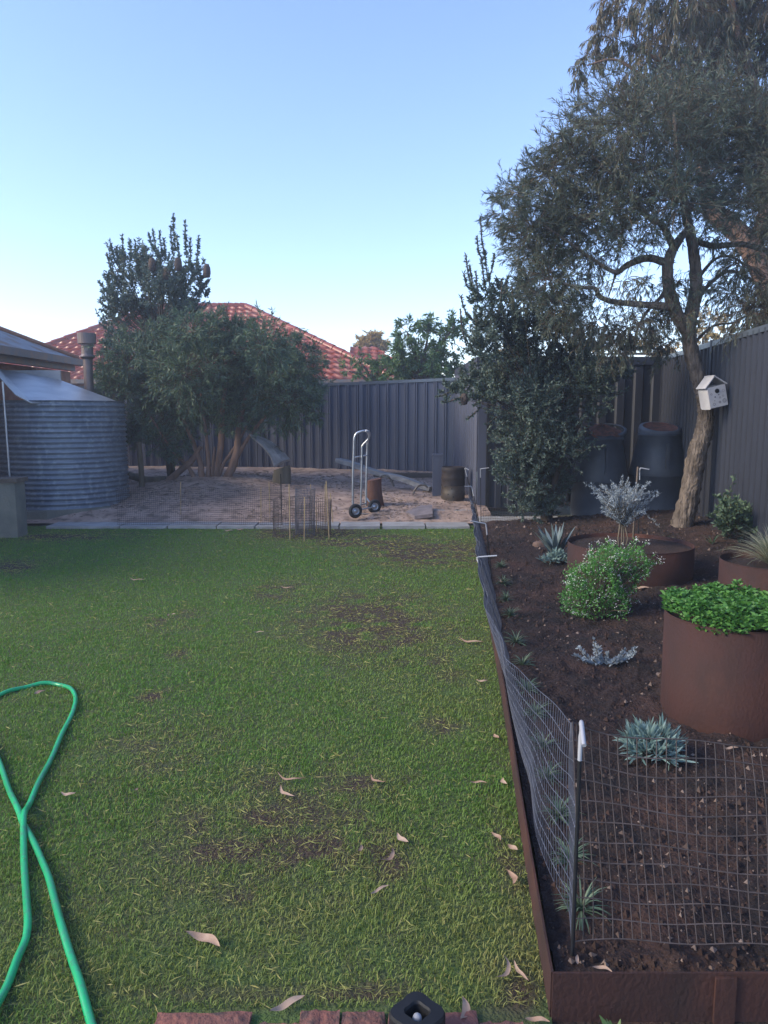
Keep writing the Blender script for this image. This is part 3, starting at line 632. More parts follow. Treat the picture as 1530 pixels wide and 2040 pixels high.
b = G(562, 1052); tt = A(559, 944, b[1]); tag(Geo().tubes(np.array([b, (b+tt)/2, tt]), .007, 6).build('steel_post', M['black']), 'slim black steel post at the end of the low wire fence', 'post')

# ------------------------------------------------------------------ hand truck
Yh = 9.95
def H(px, py, dy=0): return A(px, py, Yh+dy)
t = thing('hand_truck', 'silver tubular hand truck with black tyres standing upright on the slab', 'hand truck', H(728, 1030))
g = Geo(); r = .0145
left = [H(703, 1018), H(703, 950), H(705, 890), H(706, 872), H(711, 863), H(721, 859), H(730, 858, .02)]
g.tubes(cr(left, 5), r, 8); right = [H(730, 858, .02), H(736, 862, .1), H(735, 872, .2), H(732, 885, .3), H(730, 950, .3), H(729, 1008, .3)]
g.tubes(cr(right, 5), r, 8)
g.tubes(cr([H(728, 858, 0), H(734, 864, .05), H(734, 874, .08), H(722, 888, .1), H(721, 900, .1), H(720, 960, .1), H(718, 1015, .1)], 5), r*.9, 8)
g.build('frame', M['alloy'], t)
for P_, r_ in (([H(704, 912), H(731, 907, .3)], .011), ([H(704, 1008), H(731, 1003, .3)], .011), ([H(704, 1018), H(746, 1010, .28)], .011), ([H(729, 990, .3), H(745, 1013, .28)], .011)):
    Geo().tubes(np.array(P_), r_, 8).build('cross_bar', M['alloy'], t)
for (x, y_, dy) in ((708, 1018, -.02), (746, 1009, .28)):
    c = H(x, y_, dy); w = Geo(); M_ = (0, R(90), R(-25))
    def tor(Rm, rm, sx=1):
        a = np.linspace(0, 2*np.pi, 13); return [(Rm+rm*math.cos(q), rm*sx*math.sin(q)) for q in a]
    w.lathe(tor(.072, .026, 1.05), c, 32, M=(0, R(90), R(-62))); wo = w.build('wheel', M['rubber'], t)
    w = Geo(); w.lathe([(0, .024), (.02, .026), (.024, .012), (.045, .014), (.050, .022), (.053, 0), (.050, -.022), (.045, -.014), (.024, -.012), (.02, -.026), (0, -.024)], c, 24, M=(0, R(90), R(-62))); w.build('rim', M['alloy'], wo)
g = Geo(); g.box(H(735, 1021, .33), (.32, .2, .006), rz=.6); g.build('toe_plate', M['alloy'], t)
# split log
c = A(748, 1030, 10.6); c[2] = .06; g = Geo(); aa = np.arange(20)*2*np.pi/20; V = []
for z_, rs in ((0, .125), (.1, .12), (.22, .105), (.36, .10), (.44, .105)):
    V.append(np.stack([c[0]+rs*(1+.08*np.cos(3*aa+1))*np.cos(aa)-.05*z_, c[1]+rs*np.sin(aa)*(1+.05*np.sin(5*aa)), np.full(20, c[2]+z_)+.02*np.cos(aa)*(z_ > .4)], 1))
g.add(np.concatenate(V), [[i*20+j, i*20+(j+1) % 20, (i+1)*20+(j+1) % 20, (i+1)*20+j] for i in range(4) for j in range(20)]); g.add(V[-1], [list(range(20))], .5, False)
tag(g.build('log', M['log']), 'upright reddish split log behind the right wheel of the hand truck', 'log')
# weathered plank on bent steel hoops
t = thing('old_plank_seat', 'long weathered timber plank leaning on bent steel hoops near the back fence', 'plank', A(760, 975, 12.6))
p = A(672, 917, 12.6); q = A(858, 972, 11.9); d = q-p; L = np.linalg.norm(d)
g = Geo(); n = 14; rows = []
for k in range(n+1):
    c = p+d*k/n+np.array([0, 0, .012*math.sin(k*.8)]); wv = .085+.01*math.sin(k*1.7); hh = .035
    sdir = nrm(np.cross(d, [0, 0, 1])); u_ = nrm(np.cross(sdir, d)); rows.append([c-sdir*wv-u_*hh, c+sdir*wv-u_*hh, c+sdir*wv+u_*hh, c-sdir*wv+u_*hh])
V = np.array(rows).reshape(-1, 3); g.add(V, [[i*4+j, i*4+(j+1) % 4, (i+1)*4+(j+1) % 4, (i+1)*4+j] for i in range(n) for j in range(4)]+[[3, 2, 1, 0], [n*4, n*4+1, n*4+2, n*4+3]], .5, False); g.build('plank', M['wood'], t)
M['oldsteel'] = mat('worn_steel', (.20, .20, .19), (.09, .07, .06), 8, .5, metal=.5)
for P_ in ([(750, 972), (757, 952), (766, 946), (776, 952), (785, 969)], [(820, 992), (826, 977), (834, 968), (845, 966), (852, 972)]):
    Yq = 12.1 if P_[0][0] < 800 else 11.5
    g = Geo(); g.tubes(cr([A(x, y, Yq) for x, y in P_], 6), .016, 8); g.build('hoop', M['oldsteel'], t)
# stump and curved timber
c = A(558, 965, 12.3); c[2] = .12; g = Geo(); aa = np.arange(24)*2*np.pi/24; V = []
for z_, rs in ((0, .17), (.15, .15), (.34, .145), (.42, .13)):
    V.append(np.stack([c[0]+rs*(1+.1*np.cos(3*aa+z_*2))*np.cos(aa)+.08*z_, c[1]+rs*np.sin(aa)*.9, np.full(24, c[2]+z_)+.04*np.cos(aa)*(z_ > .3)], 1))
g.add(np.concatenate(V), [[i*24+j, i*24+(j+1) % 24, (i+1)*24+(j+1) % 24, (i+1)*24+j] for i in range(3) for j in range(24)]); g.add(V[-1], [list(range(24))], .5, False)
tag(g.build('tree_stump', M['stump']), 'weathered grey tree stump under the curved timber slab', 'stump')
outer = [(497, 866), (520, 870), (545, 882), (563, 898), (578, 914)]; inner = [(500, 868), (518, 883), (532, 899), (540, 912), (546, 928)]
o1 = cr([A(x, y, 12.1) for x, y in outer], 6); i1 = cr([A(x, y, 11.85) for x, y in inner], 6); n = len(o1)
g = Geo(); lift = np.array([0, .03, -.035]); mid = (o1+i1)/2+np.array([0, -.02, .025])
Ws = [o1, mid, i1, i1+lift, mid+lift, o1+lift]; V = np.stack(Ws, 1).reshape(-1, 3)
F = [[i*6+j, i*6+(j+1) % 6, (i+1)*6+(j+1) % 6, (i+1)*6+j] for i in range(n-1) for j in range(6) if not (j == 0 and 14 <= i <= 18)]+[[(n-1)*6+j for j in range(6)], [5, 4, 3, 2, 1, 0]]
for f in F: g.add(V[f], [list(range(len(f)))], .5, False)
tag(g.build('curved_timber', M['wood']), 'curved weathered grey timber slab arching over the stump', 'timber')
# keg and grey post behind
c = A(902, 1004, 11.15); c[2] = .095; t = thing('keg', 'burnt steel keg with dark upper half used as a fire drum', 'keg', c)
zt = A(902, 930, 11.15)[2]; hh = zt-c[2]; rk = .175
pr = lambda f: c[2]+hh*f
Geo().lathe([(.15, pr(0)), (rk*.96, pr(.01)), (rk*.97, pr(.07)), (rk*.93, pr(.10)), (rk, pr(.15)), (rk*1.03, pr(.3)), (rk, pr(.34)), (rk*1.0, pr(.48)), (rk*1.02, pr(.5))], (c[0], c[1], 0), 40).build('lower_body', M['keg'], t)
Geo().lathe([(rk*1.02, pr(.501)), (rk*1.0, pr(.55)), (rk*1.0, pr(.66)), (rk*1.04, pr(.70)), (rk, pr(.74)), (rk*.96, pr(.86)), (rk*1.0, pr(.9)), (rk*1.0, pr(1)), (rk*.95, pr(1)), (rk*.94, pr(.8)), (0, pr(.78))], (c[0], c[1], 0), 40).build('upper_body', M['kegtop'], t)
for px_, py_ in ((887, 970), (900, 974), (881, 968), (893, 985), (899, 966), (903, 990)):
    q = A(px_, py_, 11.15-rk-.004+.0); xx = (q[0]-c[0]); q[1] = c[1]-math.sqrt(max(.0004, rk**2*1.06-xx*xx))-.002
    Geo().lathe([(0, .002), (.011, 0)], q, 12, M=(R(90), 0, math.atan2(xx, rk))).build('vent_hole', M['black'], t)
a = A(871, 995, 11.6); g = Geo(); g.box((a[0], 11.6, .42), (.15, .15, .72)); g.box((a[0], 11.6, .79), (.165, .165, .03))
tag(g.build('concrete_post', M['tin_fence']), 'square grey post just left of the keg', 'post')

# ------------------------------------------------------------------ corten rings
def ring_planter(px, pyb, rpx, Y, z0, z1, label, soil=None, R_=None, cx=None):
    c = A(px, pyb, Y); r = rpx*Y/1500 if R_ is None else R_; X = c[0] if cx is None else cx
    t = thing('steel_ring_planter', label, 'planter', (X, Y, z0), 'round rusted steel planters')
    Geo().lathe([(r, z0-.05), (r+.002, z1), (r-.004, z1), (r-.006, z0)], (X, Y, 0), 72).build('ring', M['corten'], t)
    Geo().lathe([(0, z1-soil), (r*.5, z1-soil+.01), (r-.005, z1-soil)], (X, Y, 0), 48).build('soil_fill', M['soil'], t)
    a2 = np.linspace(0, 2*np.pi, 73); Geo().tubes(np.stack([X+r*np.cos(a2), Y+r*np.sin(a2), np.full(73, z1)], 1), .0035, 6, cap=False).build('rim', M['corten'], t)

    return np.array([X, Y, z1]), r
# near big: left edge px 1320, top y~1205.. ; centre beyond right
def solve_ring(pxl, py_front_top, z1, R0, Yc):
    return Yc
nr, nrr = ring_planter(1455, 1300, 0, 3.32, .10, .54, 'largest and nearest round rusted steel planter, full of bright green clover', .03, R_=.295, cx=A(1458, 1300, 3.32)[0])
mr, mrr = ring_planter(1560, 1150, 0, 5.05, .17, .44, 'round rusted steel planter at the right edge holding a grass tussock', .04, R_=.34, cx=A(1540, 1150, 5.05)[0])
lr, lrr = ring_planter(1253, 1120, 0, 6.05, .13, .39, 'wide low rusted steel ring around the silver shrub', .03, R_=.49, cx=A(1253, 1120, 6.05)[0])

# ------------------------------------------------------------------ plants
def blades(base, n, L, wd, el=(20, 80), curl=.3, seg=5, fold=0):
    az = rng.random(n)*6.283; e = np.radians(rng.uniform(el[0], el[1], n)); Ls = L*rng.uniform(.6, 1.1, n)
    hd = np.stack([np.cos(az), np.sin(az), np.zeros(n)], 1); s = np.linspace(0, 1, seg)
    th = e[:, None]-curl*3*s[None]**1.5
    dx = np.cumsum(np.cos(th), 1)/seg*Ls[:, None]; dz = np.cumsum(np.sin(th), 1)/seg*Ls[:, None]; dx -= dx[:, :1]; dz -= dz[:, :1]
    P = np.asarray(base, float)[None, None]+hd[:, None]*(dx+.01*L*rng.random((n, 1)))[..., None]+np.array([0, 0, 1.])*dz[..., None]
    sd_ = nrm(np.stack([-np.sin(az), np.cos(az), np.zeros(n)], 1)+.3*rng.normal(size=(n, 3))); w = wd*np.array([.6, 1, .95, .6, .08]) if seg == 5 else wd*np.sin(np.linspace(.5, 3.1, seg))
    Lf = P-sd_[:, None]*w[None, :, None]/2; Rt = P+sd_[:, None]*w[None, :, None]/2
    V = np.stack([Lf, Rt], 2).reshape(n, seg*2, 3); f = np.array([[2*i, 2*i+1, 2*i+3, 2*i+2] for i in range(seg-1)])
    F = (f[None]+np.arange(n)[:, None, None]*seg*2).reshape(-1, 4)
    return V.reshape(-1, 3), F, np.repeat(rng.random(n), seg*2)
def clump(name, label, cat, base, n, L, wd, mt, el=(20, 80), curl=.3, group=None, part='leaves'):
    t = thing(name, label, cat, base, group); g = Geo(); V, F, v = blades(base, n, L, wd, el, curl); g.add(V, F, v); g.build(part, mt, t); return t
# strappy row along the edging
row = [(998, 1120), (1002, 1152), (1008, 1185), (1016, 1215), (1028, 1272), (1042, 1312), (1048, 1362), (1066, 1410), (1082, 1468), (1088, 1540), (1112, 1612), (1136, 1700), (1158, 1800)]
names = ['farthest', 'second farthest', 'third farthest', 'fourth farthest', 'fifth farthest', 'sixth farthest', 'middle one', 'sixth nearest', 'fifth nearest', 'fourth nearest', 'third nearest', 'second nearest', 'nearest']
for (x, y), nm in zip(row, names):
    b = G(x, y+8, .10); b[2] = gz(b[0], b[1])-.005
    clump('strappy_plant', f'small dark strappy plant in the row beside the edging, {nm} from the camera' if 'middle' in nm else f'small dark strappy plant in the row beside the edging, {nm} to the camera' if 'near' in nm else f'small dark strappy plant in the row beside the edging, {nm} from the camera', 'plant', b, 60, .125, .0055, M['strap'], (25, 85), .35, 'row of strappy plants beside the edging')
# blue agave-like plant, silver tuft, stone
b = G(1108, 1112, .12); clump('agave_plant', 'spiky blue grey agave between the stone and the low steel ring', 'plant', b, 26, .42, .045, M['agave'], (45, 88), .05)
def rosettes(name, label, base, n, spread, hgt, leafL, leafW, mt, k=14, cat='plant', group=None, stemmat=None):
    t = thing(name, label, cat, base, group); g = Geo(); sg = Geo(); base = np.asarray(base, float)
    for i in range(n):
        a = rng.random()*6.283; rr = spread*math.sqrt(rng.random()); z = hgt*(.35+.65*rng.random())*(1-.5*(rr/spread)**2)
        tip = base+[rr*math.cos(a), rr*math.sin(a), z]; b0 = base+[rr*.3*math.cos(a), rr*.3*math.sin(a), 0]
        mid = (tip+b0)/2+[0, 0, z*.1]; sg.tubes(np.array([b0, mid, tip]), .003, 4, cap=False)
        u = rng.random((k, 1)); pts = mid+(tip-mid)*u; D = rng.normal(size=(k, 3))*.7+nrm(tip-b0)*1.0+[0, 0, .2]
        g.leaves(pts, D, leafL*rng.uniform(.6, 1.1, k), leafW, rng.random(k), six=leafL > .04)
    g.build('leaves', mt, t); sg.build('stems', stemmat or M['twig'], t); return t
b = G(1105, 1122, .12); rosettes('silver_tuft', 'small low silver green tuft below the agave', b, 26, .13, .10, .07, .012, M['silvergreen'], 12)
b = G(1298, 1500, .10); b[2] = gz(b[0], b[1]); rosettes('lavender_clump', 'sprawling silvery green clump in front of the nearest steel planter', b, 60, .105, .12, .078, .008, M['silvergreen'], 11)
b = G(1205, 1318, .10); b[2] = gz(b[0], b[1]); t = thing('spreading_silver_plant', 'low silver plant with two spreading arms and one upright tip', 'plant', b)
g = Geo(); sg = Geo(); px2m = np.linalg.norm(G(1300, 1318, .1)-G(1200, 1318, .1))/100
for dx, dz, dy in ((-60, 12, 0), (-45, 18, .08), (-30, 10, -.05), (-18, 28, 0), (-22, 42, .02), (30, 8, 0), (45, 14, .06), (60, 16, 0), (15, 10, -.06), (64, 20, .05), (-8, 22, .05), (-50, 8, -.06), (5, 14, 0)):
    tip = b+np.array([dx*px2m, dy, dz*px2m+.02]); mid = b+np.array([dx*px2m*.6, dy*.6, .018]); path = cr([b, mid, tip], 6); sg.tubes(path, .0028, 5)
    for q in path[3:]:
        k = 9; g.leaves(np.repeat(q[None], k, 0), rng.normal(size=(k, 3))*.6+[0, 0, .9], .022*rng.uniform(.7, 1.2, k), .010, rng.random(k))
g.build('leaves', M['silver'], t); sg.build('stems', M['twig'], t)
# stone
def lumpy(c, d, name, label, cat, mt):
    g = Geo(); n1, n2 = 10, 16; V = []
    for i in range(n1+1):
        ph = math.pi*i/n1
        for j in range(n2):
            th_ = 2*math.pi*j/n2; v = np.array([math.sin(ph)*math.cos(th_), math.sin(ph)*math.sin(th_), math.cos(ph)])
            v = np.sign(v)*np.abs(v)**.6; V.append(v*np.array(d)/2*(1+.08*math.sin(5*v[0]+3*v[1]))+np.array(c))
    g.add(V, [[i*n2+j, (i+1)*n2+j, (i+1)*n2+(j+1) % n2, i*n2+(j+1) % n2] for i in range(n1) for j in range(n2)], .5, False); return tag(g.build(name, mt), label, cat)
b = G(1084, 1092, .10); lumpy(b+[0, 0, .02], (.22, .13, .11), 'stone', 'reddish brown flat stone beside the agave in the bed', 'stone', M['stone'])
# silver shrub on stem
def branchy(g, sg, base, tips, leafL, leafW, k, jitter=.1, r0=.012, lo=.35, bias=.2):
    base = np.asarray(base, float)
    for tip in tips:
        mid = base+(tip-base)*.5+rng.normal(size=3)*jitter*.5+np.array([0, 0, .05]); path = cr([base, mid, tip], 6); n = len(path)
        sg.tubes(path, np.linspace(r0, r0*.15, n)[None], 5, cap=False)
        s_ = int(n*lo)
        for q, q2 in zip(path[s_:-1], path[s_+1:]):
            u = rng.random((k, 1)); pts = q+(q2-q)*u; D = rng.normal(size=(k, 3))*.7+nrm(q2-q)*.8+[0, 0, bias]
            g.leaves(pts, D, leafL*rng.uniform(.6, 1.2, k), leafW, rng.random(k))
bs = np.array([A(1238, 1085, 6.1)[0], 6.1, .36]); t = thing('silver_shrub', 'bright silver wispy shrub on thin stems inside the low steel ring', 'shrub', bs)
g = Geo(); sg = Geo(); tips = []
for px, py in ((1182, 978), (1200, 968), (1222, 962), (1238, 950), (1246, 965), (1255, 955), (1262, 970), (1292, 962), (1296, 985), (1290, 1000), (1196, 995), (1205, 1010), (1212, 1025), (1275, 1010), (1282, 1022), (1230, 985), (1215, 985), (1250, 990), (1265, 990)):
    for _ in range(2): tips.append(A(px+rng.normal()*3, py+rng.normal()*4, 6.1+rng.normal()*.16))
for _ in range(60): tips.append(A(1240+rng.normal()*30, 1002+rng.normal()*19, 6.1+rng.normal()*.16))
branchy(g, sg, A(1240, 1046, 6.1), tips, .026, .0045, 9, .07, .004, .15)
for dx in (-.03, 0, .02, .05): sg.tubes(np.array([bs+[dx*.6, 0, -.04], bs+[dx, 0, .06], A(1240, 1042, 6.1)+[dx*.4, .02, 0]]), .006, 6)
g.build('leaves', M['silver'], t); sg.build('stems', M['stump'], t)
p0 = A(1262, 1055, 6.4); p1 = A(1271, 930, 6.4); tag(Geo().tubes(np.array([p0-[0, 0, .1], (p0+p1)/2, p1]), .009, 6).build('wooden_stake', M['sleeper']), 'brown wooden stake behind the silver shrub', 'garden stake')
p0 = A(1275, 1000, 7.2); p1 = A(1275, 932, 7.2); peg((p0[0], 7.2, .2), p1, p1+[.085, -.01, -.015], .005, 'slim hooked stake behind the silver shrub in front of the compost bins')
# white flowering bush
t = thing('flowering_bush', 'green bush dotted with tiny white flowers in front of the low steel ring', 'shrub', G(1190, 1238, .12))
g = Geo(); fl_ = Geo(); sg = Geo(); bc = G(1190, 1232, .10); Yc = bc[1]
for cx, cy, rx, ry, n in ((1185, 1165, 52, 45, 2600), (1160, 1200, 36, 32, 1300), (1215, 1200, 38, 38, 1500), (1215, 1120, 38, 28, 1300), (1262, 1125, 32, 30, 1100), (1240, 1150, 34, 28, 900)):
    v = nrm(rng.normal(size=(n, 3)))*(.55+.45*rng.random((n, 1))**.5); c = A(cx, cy, Yc+.10+(.12 if cy < 1160 else 0)); s_ = Yc/1500
    pts = c+v*np.array([rx*s_, .16, ry*s_])*(1+.2*np.sin(7*v[:, :1])+.3*rng.random((n, 1))**3); pts[:, 2] = np.maximum(pts[:, 2], .12)
    g.leaves(pts, v+rng.normal(size=(n, 3))*.6+[0, 0, .4], .024*rng.uniform(.6, 1.2, n), .008, rng.random(n))
    m = n//7; w = nrm(rng.normal(size=(m, 3))); pf = c+w*np.array([rx*s_, .16, ry*s_])*1.06; pf[:, 2] = np.maximum(pf[:, 2], .13)
    for kk in range(5):
        a_ = kk*6.283/5; D = np.stack([np.cos(a_+pf[:, 0]*50), np.sin(a_+pf[:, 0]*50)*.6, np.sin(a_*1.0)*.7+.3+0*pf[:, 0]], 1); fl_.leaves(pf, D, .0045, .004)
    for q in pts[:40]: sg.tubes(np.array([bc, (bc+q)/2+[0, 0, .03], q]), .0025, 4, cap=False)
tips = []
for _ in range(70):
    cx, cy = random.choice(((1185, 1165), (1160, 1200), (1215, 1205), (1215, 1120), (1262, 1125))); a_ = random.uniform(0, 3.14); tips.append(A(cx+math.cos(a_)*random.uniform(36, 56), cy-math.sin(a_)*random.uniform(34, 54), Yc+.12+random.uniform(-.15, .15)))
branchy(g, sg, bc+[0, .1, .05], tips, .022, .007, 6, .04, .003, .6)
for q in tips:
    for kk in range(3): fl_.leaves(q[None]+rng.normal(size=(4, 3))*.01, rng.normal(size=(4, 3)), .008, .006)
g.build('leaves', M['flowerleaf'], t); fl_.build('flowers', M['petal'], t); sg.build('stems', M['twig'], t)
# clover in near ring
t = thing('clover', 'bright green leafy clover spilling over the nearest steel planter', 'plant', nr)
g = Geo(); n = 4600; a = rng.random(n)*6.283; rr_ = (nrr+.004)*np.sqrt(rng.random(n)); pts = np.stack([nr[0]+rr_*np.cos(a), nr[1]+rr_*np.sin(a), nr[2]+.015+-.02+.09*fbm(rr_*np.cos(a)+5, rr_*np.sin(a)+5, 16, 3, 2)+.03*rng.random(n)**2-.03*(rr_ > nrr-.01)], 1)
for kk in range(3):
    az = rng.random(n)*6.28; g.leaves(pts, np.stack([np.cos(az), np.sin(az), .1+.5*rng.random(n)], 1), .022*rng.uniform(.45, 1.5, n), .013, rng.random(n))
g.build('leaves', M['bright'], t); 
# tussock in mid ring
clump('grass_tussock', 'pale arching grass tussock in the steel planter at the right edge', 'grass plant', mr+[-.05, -.05, -.02], 420, .42, .0045, M['tussock'], (35, 88), .32)
# dark shrub right
b = np.array([A(1462, 1060, 6.9)[0], 6.9, .28]); t = thing('dark_green_shrub', 'dark leafy shrub against the right fence beside the tussock', 'shrub', b); g = Geo(); sg = Geo()
tips = [A(1462+rng.normal()*28, 1022+rng.normal()*24, 6.9+rng.normal()*.2) for _ in range(80)]; branchy(g, sg, b, tips, .05, .02, 5, .08, .007, .3); g.build('leaves', M['leaf_bush'], t); sg.build('stems', M['twig'], t)
for i, (px, py, n) in enumerate(((1330, 1062, 40), (1180, 1062, 26), (1418, 1095, 22), (1290, 1060, 24))):
    b = A(px, py, 7.0); b[2] = gz(b[0], 7.0); clump('low_plant', ['small green tuft at the foot of the birdhouse tree', 'small dull tuft behind the low steel ring, left of the silver shrub', 'small tuft between the low ring and the tussock', 'small green tuft behind the silver shrub'][i], 'plant', b, n, .16, .012, M['strap'], (30, 85), .2)
# weed before edging
b = G(1228, 2042, 0); b[1] = 1.55; b[0] = A(1228, 2035, 1.55)[0]; b[2] = 0.0
clump('weed', 'small leafy weed growing in front of the steel edging', 'weed', b, 26, .085, .017, M['leaf_green'], (35, 85), .25)

# ------------------------------------------------------------------ compost bins
def bin_(px, Y, rb, rt, zb, zm, zt, label, open_=False, tilt=0):
    c = A(px, 950, Y); t = thing('compost_bin', label, 'compost bin', (c[0], Y, zb), 'dark plastic compost bins by the shed')
    Geo().lathe([(rb, zb), (rb*1.02, zb+.05), (rb*.99, zm-.02), (rb*1.03, zm-.015), (rb*1.03, zm)], (c[0], Y, 0), 44).build('lower_section', M['bin'], t)
    g = Geo(); g.lathe([(rb*.97, zm), (rb*.98, zm+.02), ((rb+rt)/2*1.0, (zm+zt)/2), (rt*1.02, zt-.06), (rt*1.08, zt-.05), (rt*1.08, zt-.02), (rt*.92, zt-.02), (rt*.9, zt)], (c[0], Y, 0), 44); g.build('upper_section', M['bin'], t)
    if open_:
        n = 26; g = Geo(); aa = np.arange(40)*2*np.pi/40; V = [np.stack([c[0]+rt*f*np.cos(aa), Y+rt*f*np.sin(aa), zt+.05+.09*(1-f)+.02*np.sin(aa*5+f*9)+.28*rt*f*np.sin(aa)], 1) for f in (.95, .7, .4, .1)]
        g.add(np.concatenate(V), [[i*40+j, i*40+(j+1) % 40, (i+1)*40+(j+1) % 40, (i+1)*40+j] for i in range(3) for j in range(40)]); g.build('compost_heap', M['compost'], t)
        g = Geo(); g.lathe([(rt*1.02, 0), (rt*1.05, .03), (rt*.9, .05), (rt*.88, .03)], (c[0]+.08, Y+.10, zt+.03), 40, M=(R(18), R(-8), 0)); g.build('lid', M['bin'], t)
    else:
        tM = (R(15), 0, 0); lc = (c[0], Y, zt+.03)
        lid = Geo().lathe([(rt*1.04, -.07), (rt*1.05, .0), (rt*1.02, .03), (rt*.86, .035)], lc, 44, M=tM).build('lid', M['bin_lid'], t)
        Geo().lathe([(rt*.86, .035), (rt*.80, .02), (0, .028)], lc, 44, M=tM).build('lid_centre', M['compost'], lid)
    g = Geo(); g.box((c[0]-.02, Y-rb*.985, (zm+zt)/2-.02), (.035, .03, (zt-zm)*.55)); g.build('rib', M['bin'], t)
z_ = lambda py, Y: A(1300, py, Y)[2]
bin_(1310, 9.55, .36, .245, .19, z_(944, 9.55), z_(860, 9.55), 'right compost bin with a closed lid ringed by a reddish centre')
bin_(1195, 9.5, .345, .25, .14, z_(956, 9.5), z_(868, 9.5), 'left compost bin, heaped with red brown compost and an askew lid', True)

# ------------------------------------------------------------------ trees
def limb(g, pts, Y, wpx, k=10, rough=.06, dys=None, n=6):
    P = [A(x, y, Y+(dys[i] if dys else 0)) for i, (x, y) in enumerate(pts)]; W_ = np.array(wpx, float)/1500*Y/2
    path = cr(P, n); w = np.interp(np.linspace(0, len(P)-1, len(path)), np.arange(len(P)), W_)
    s0 = g.n; g.tubes(path, w[None], k)
    if rough:
        V = g.V[0 if s0 == 0 else -3 if k > 3 else -1]
        i_ = [j for j in range(len(g.V)) if len(g.V[j]) == len(path)*k][-1]; V = g.V[i_].reshape(len(path), k, 3)
        V += (V-path[:, None])*rough*rng.normal(size=(len(path), k, 1)); g.V[i_] = V.reshape(-1, 3)
    return path
def grow(B, D, L, seg, jit, droop):
    T = len(B); P = np.empty((T, seg, 3)); P[:, 0] = B; d = nrm(D)
    for i in range(1, seg):
        d = nrm(d+rng.normal(size=(T, 3))*jit+np.array([0, 0, -1])*droop); P[:, i] = P[:, i-1]+d*(L/(seg-1))[:, None]
    return P
def along(P, k, lo=.15):     # k random points and tangents per twig
    T, N = P.shape[:2]; u = lo+(1-lo)*rng.random((T, k)); f = u*(N-1); i = np.minimum(f.astype(int), N-2); fr = (f-i)[..., None]
    ti = np.arange(T)[:, None]; a = P[ti, i]; b = P[ti, i+1]; return (a+(b-a)*fr).reshape(-1, 3), nrm(b-a).reshape(-1, 3)
def crown(gl, gt, clusters, Y, nt, L, droop, sub, kl, leafL, leafW, jit=.16, spread=.5, updir=(0, 0, .2), ldroop=.3, lspread=.55, var=.3, dyr=1.0, rt=.004, wholebias=None, curl=0., litefn=None):
    for (px, py, r, *o) in clusters:
        dens = o[0] if o else 1.0; dy = o[1] if len(o) > 1 else rng.normal()*.35*dyr
        c = A(px, py, Y+dy); rm = r*Y/1500; n = max(3, int(nt*dens*(r/60)**2))
        v = nrm(rng.normal(size=(n, 3))); B = c+v*rm*.45*rng.random((n, 1))
        D = v+np.array(updir)+(np.array(wholebias) if wholebias is not None else 0)
        Ls = np.maximum(.04, rm*L*rng.uniform(.6, 1.15, n)); P = grow(B, D, Ls, 7, jit, droop)
        gt.tubes(P, (rt*np.linspace(1, .3, 7))[None], 3, cap=False)
        b2, t2 = along(P, sub, .2); D2 = t2+rng.normal(size=t2.shape)*.55; P2 = grow(b2, D2, Ls.repeat(sub)*.45*rng.uniform(.5, 1.2, len(b2)), 4, jit, droop*1.2)
        gt.tubes(P2, (rt*.5*np.linspace(1, .4, 4))[None], 3, cap=False)
        for Pq, k in ((P, kl), (P2, kl)):
            p, tg = along(Pq, k, .1); D = tg*.9+rng.normal(size=p.shape)*lspread+np.array([0, 0, -1])*ldroop
            vv = np.clip(var*rng.random(len(p))**1.5+(.25*rng.random()-.05), 0, 1)
            gl.leaves(p, D, leafL*rng.uniform(.6, 1.2, len(p)), leafW, vv, curl=curl)
# --- big feathery tree
base = A(1355, 1058, 8.0)
t = thing('willowy_tree', 'large fine leaved tree with rough bark and the birdhouse on its trunk', 'tree', base)
g = Geo()
tr = [(1350, 1075), (1357, 1050), (1374, 985), (1388, 905), (1404, 850), (1405, 810), (1398, 775), (1380, 715), (1372, 655), (1384, 595), (1386, 540), (1378, 480), (1366, 420), (1352, 330), (1342, 220)]
limb(g, tr, 8.0, [54, 42, 39, 36, 32, 29, 29, 28, 27, 25, 22, 19, 17, 11, 5], 18, .07, n=12)
limb(g, [(1376, 670), (1345, 620), (1331, 560), (1333, 515), (1352, 480), (1372, 455)], 8.0, [26, 24, 22, 20, 16, 10], 10, .05, [0, -.05, -.1, -.1, -.05, 0])
limb(g, [(1332, 525), (1290, 514), (1250, 528), (1226, 542), (1180, 516), (1130, 480), (1070, 440)], 7.9, [16, 14, 12, 9, 7, 5, 3], 8, .05, [0, 0, -.1, -.2, -.2, -.3, -.4])
limb(g, [(1338, 612), (1285, 607), (1228, 602), (1196, 592), (1184, 574), (1150, 573), (1110, 560)], 7.9, [16, 13, 11, 10, 8, 6, 3], 8, .05, [0, 0, 0, -.1, -.2, -.3, -.4])
limb(g, [(1380, 478), (1420, 490), (1480, 487), (1540, 500), (1600, 480)], 8.0, [14, 12, 11, 10, 8], 8, .05, [0, .1, .2, .3, .4])
limb(g, [(1345, 500), (1320, 450), (1290, 430), (1240, 370), (1180, 310)], 8.0, [14, 12, 10, 7, 3], 8, .05, [0, -.1, -.2, -.3, -.4])
limb(g, [(1366, 425), (1400, 370), (1440, 330), (1490, 260)], 8.0, [12, 10, 7, 3], 8, .05, [0, .1, .1, .2])
limb(g, [(1226, 542), (1222, 560), (1212, 590)], 7.85, [5, 4, 3], 5, .0)
limb(g, [(1332, 560), (1318, 590), (1290, 620), (1268, 660), (1262, 700)], 8.0, [9, 8, 6, 4, 2], 6, .0)
limb(g, [(1384, 600), (1420, 560), (1455, 540), (1500, 560), (1530, 600)], 8.1, [9, 8, 7, 5, 3], 6, .0)
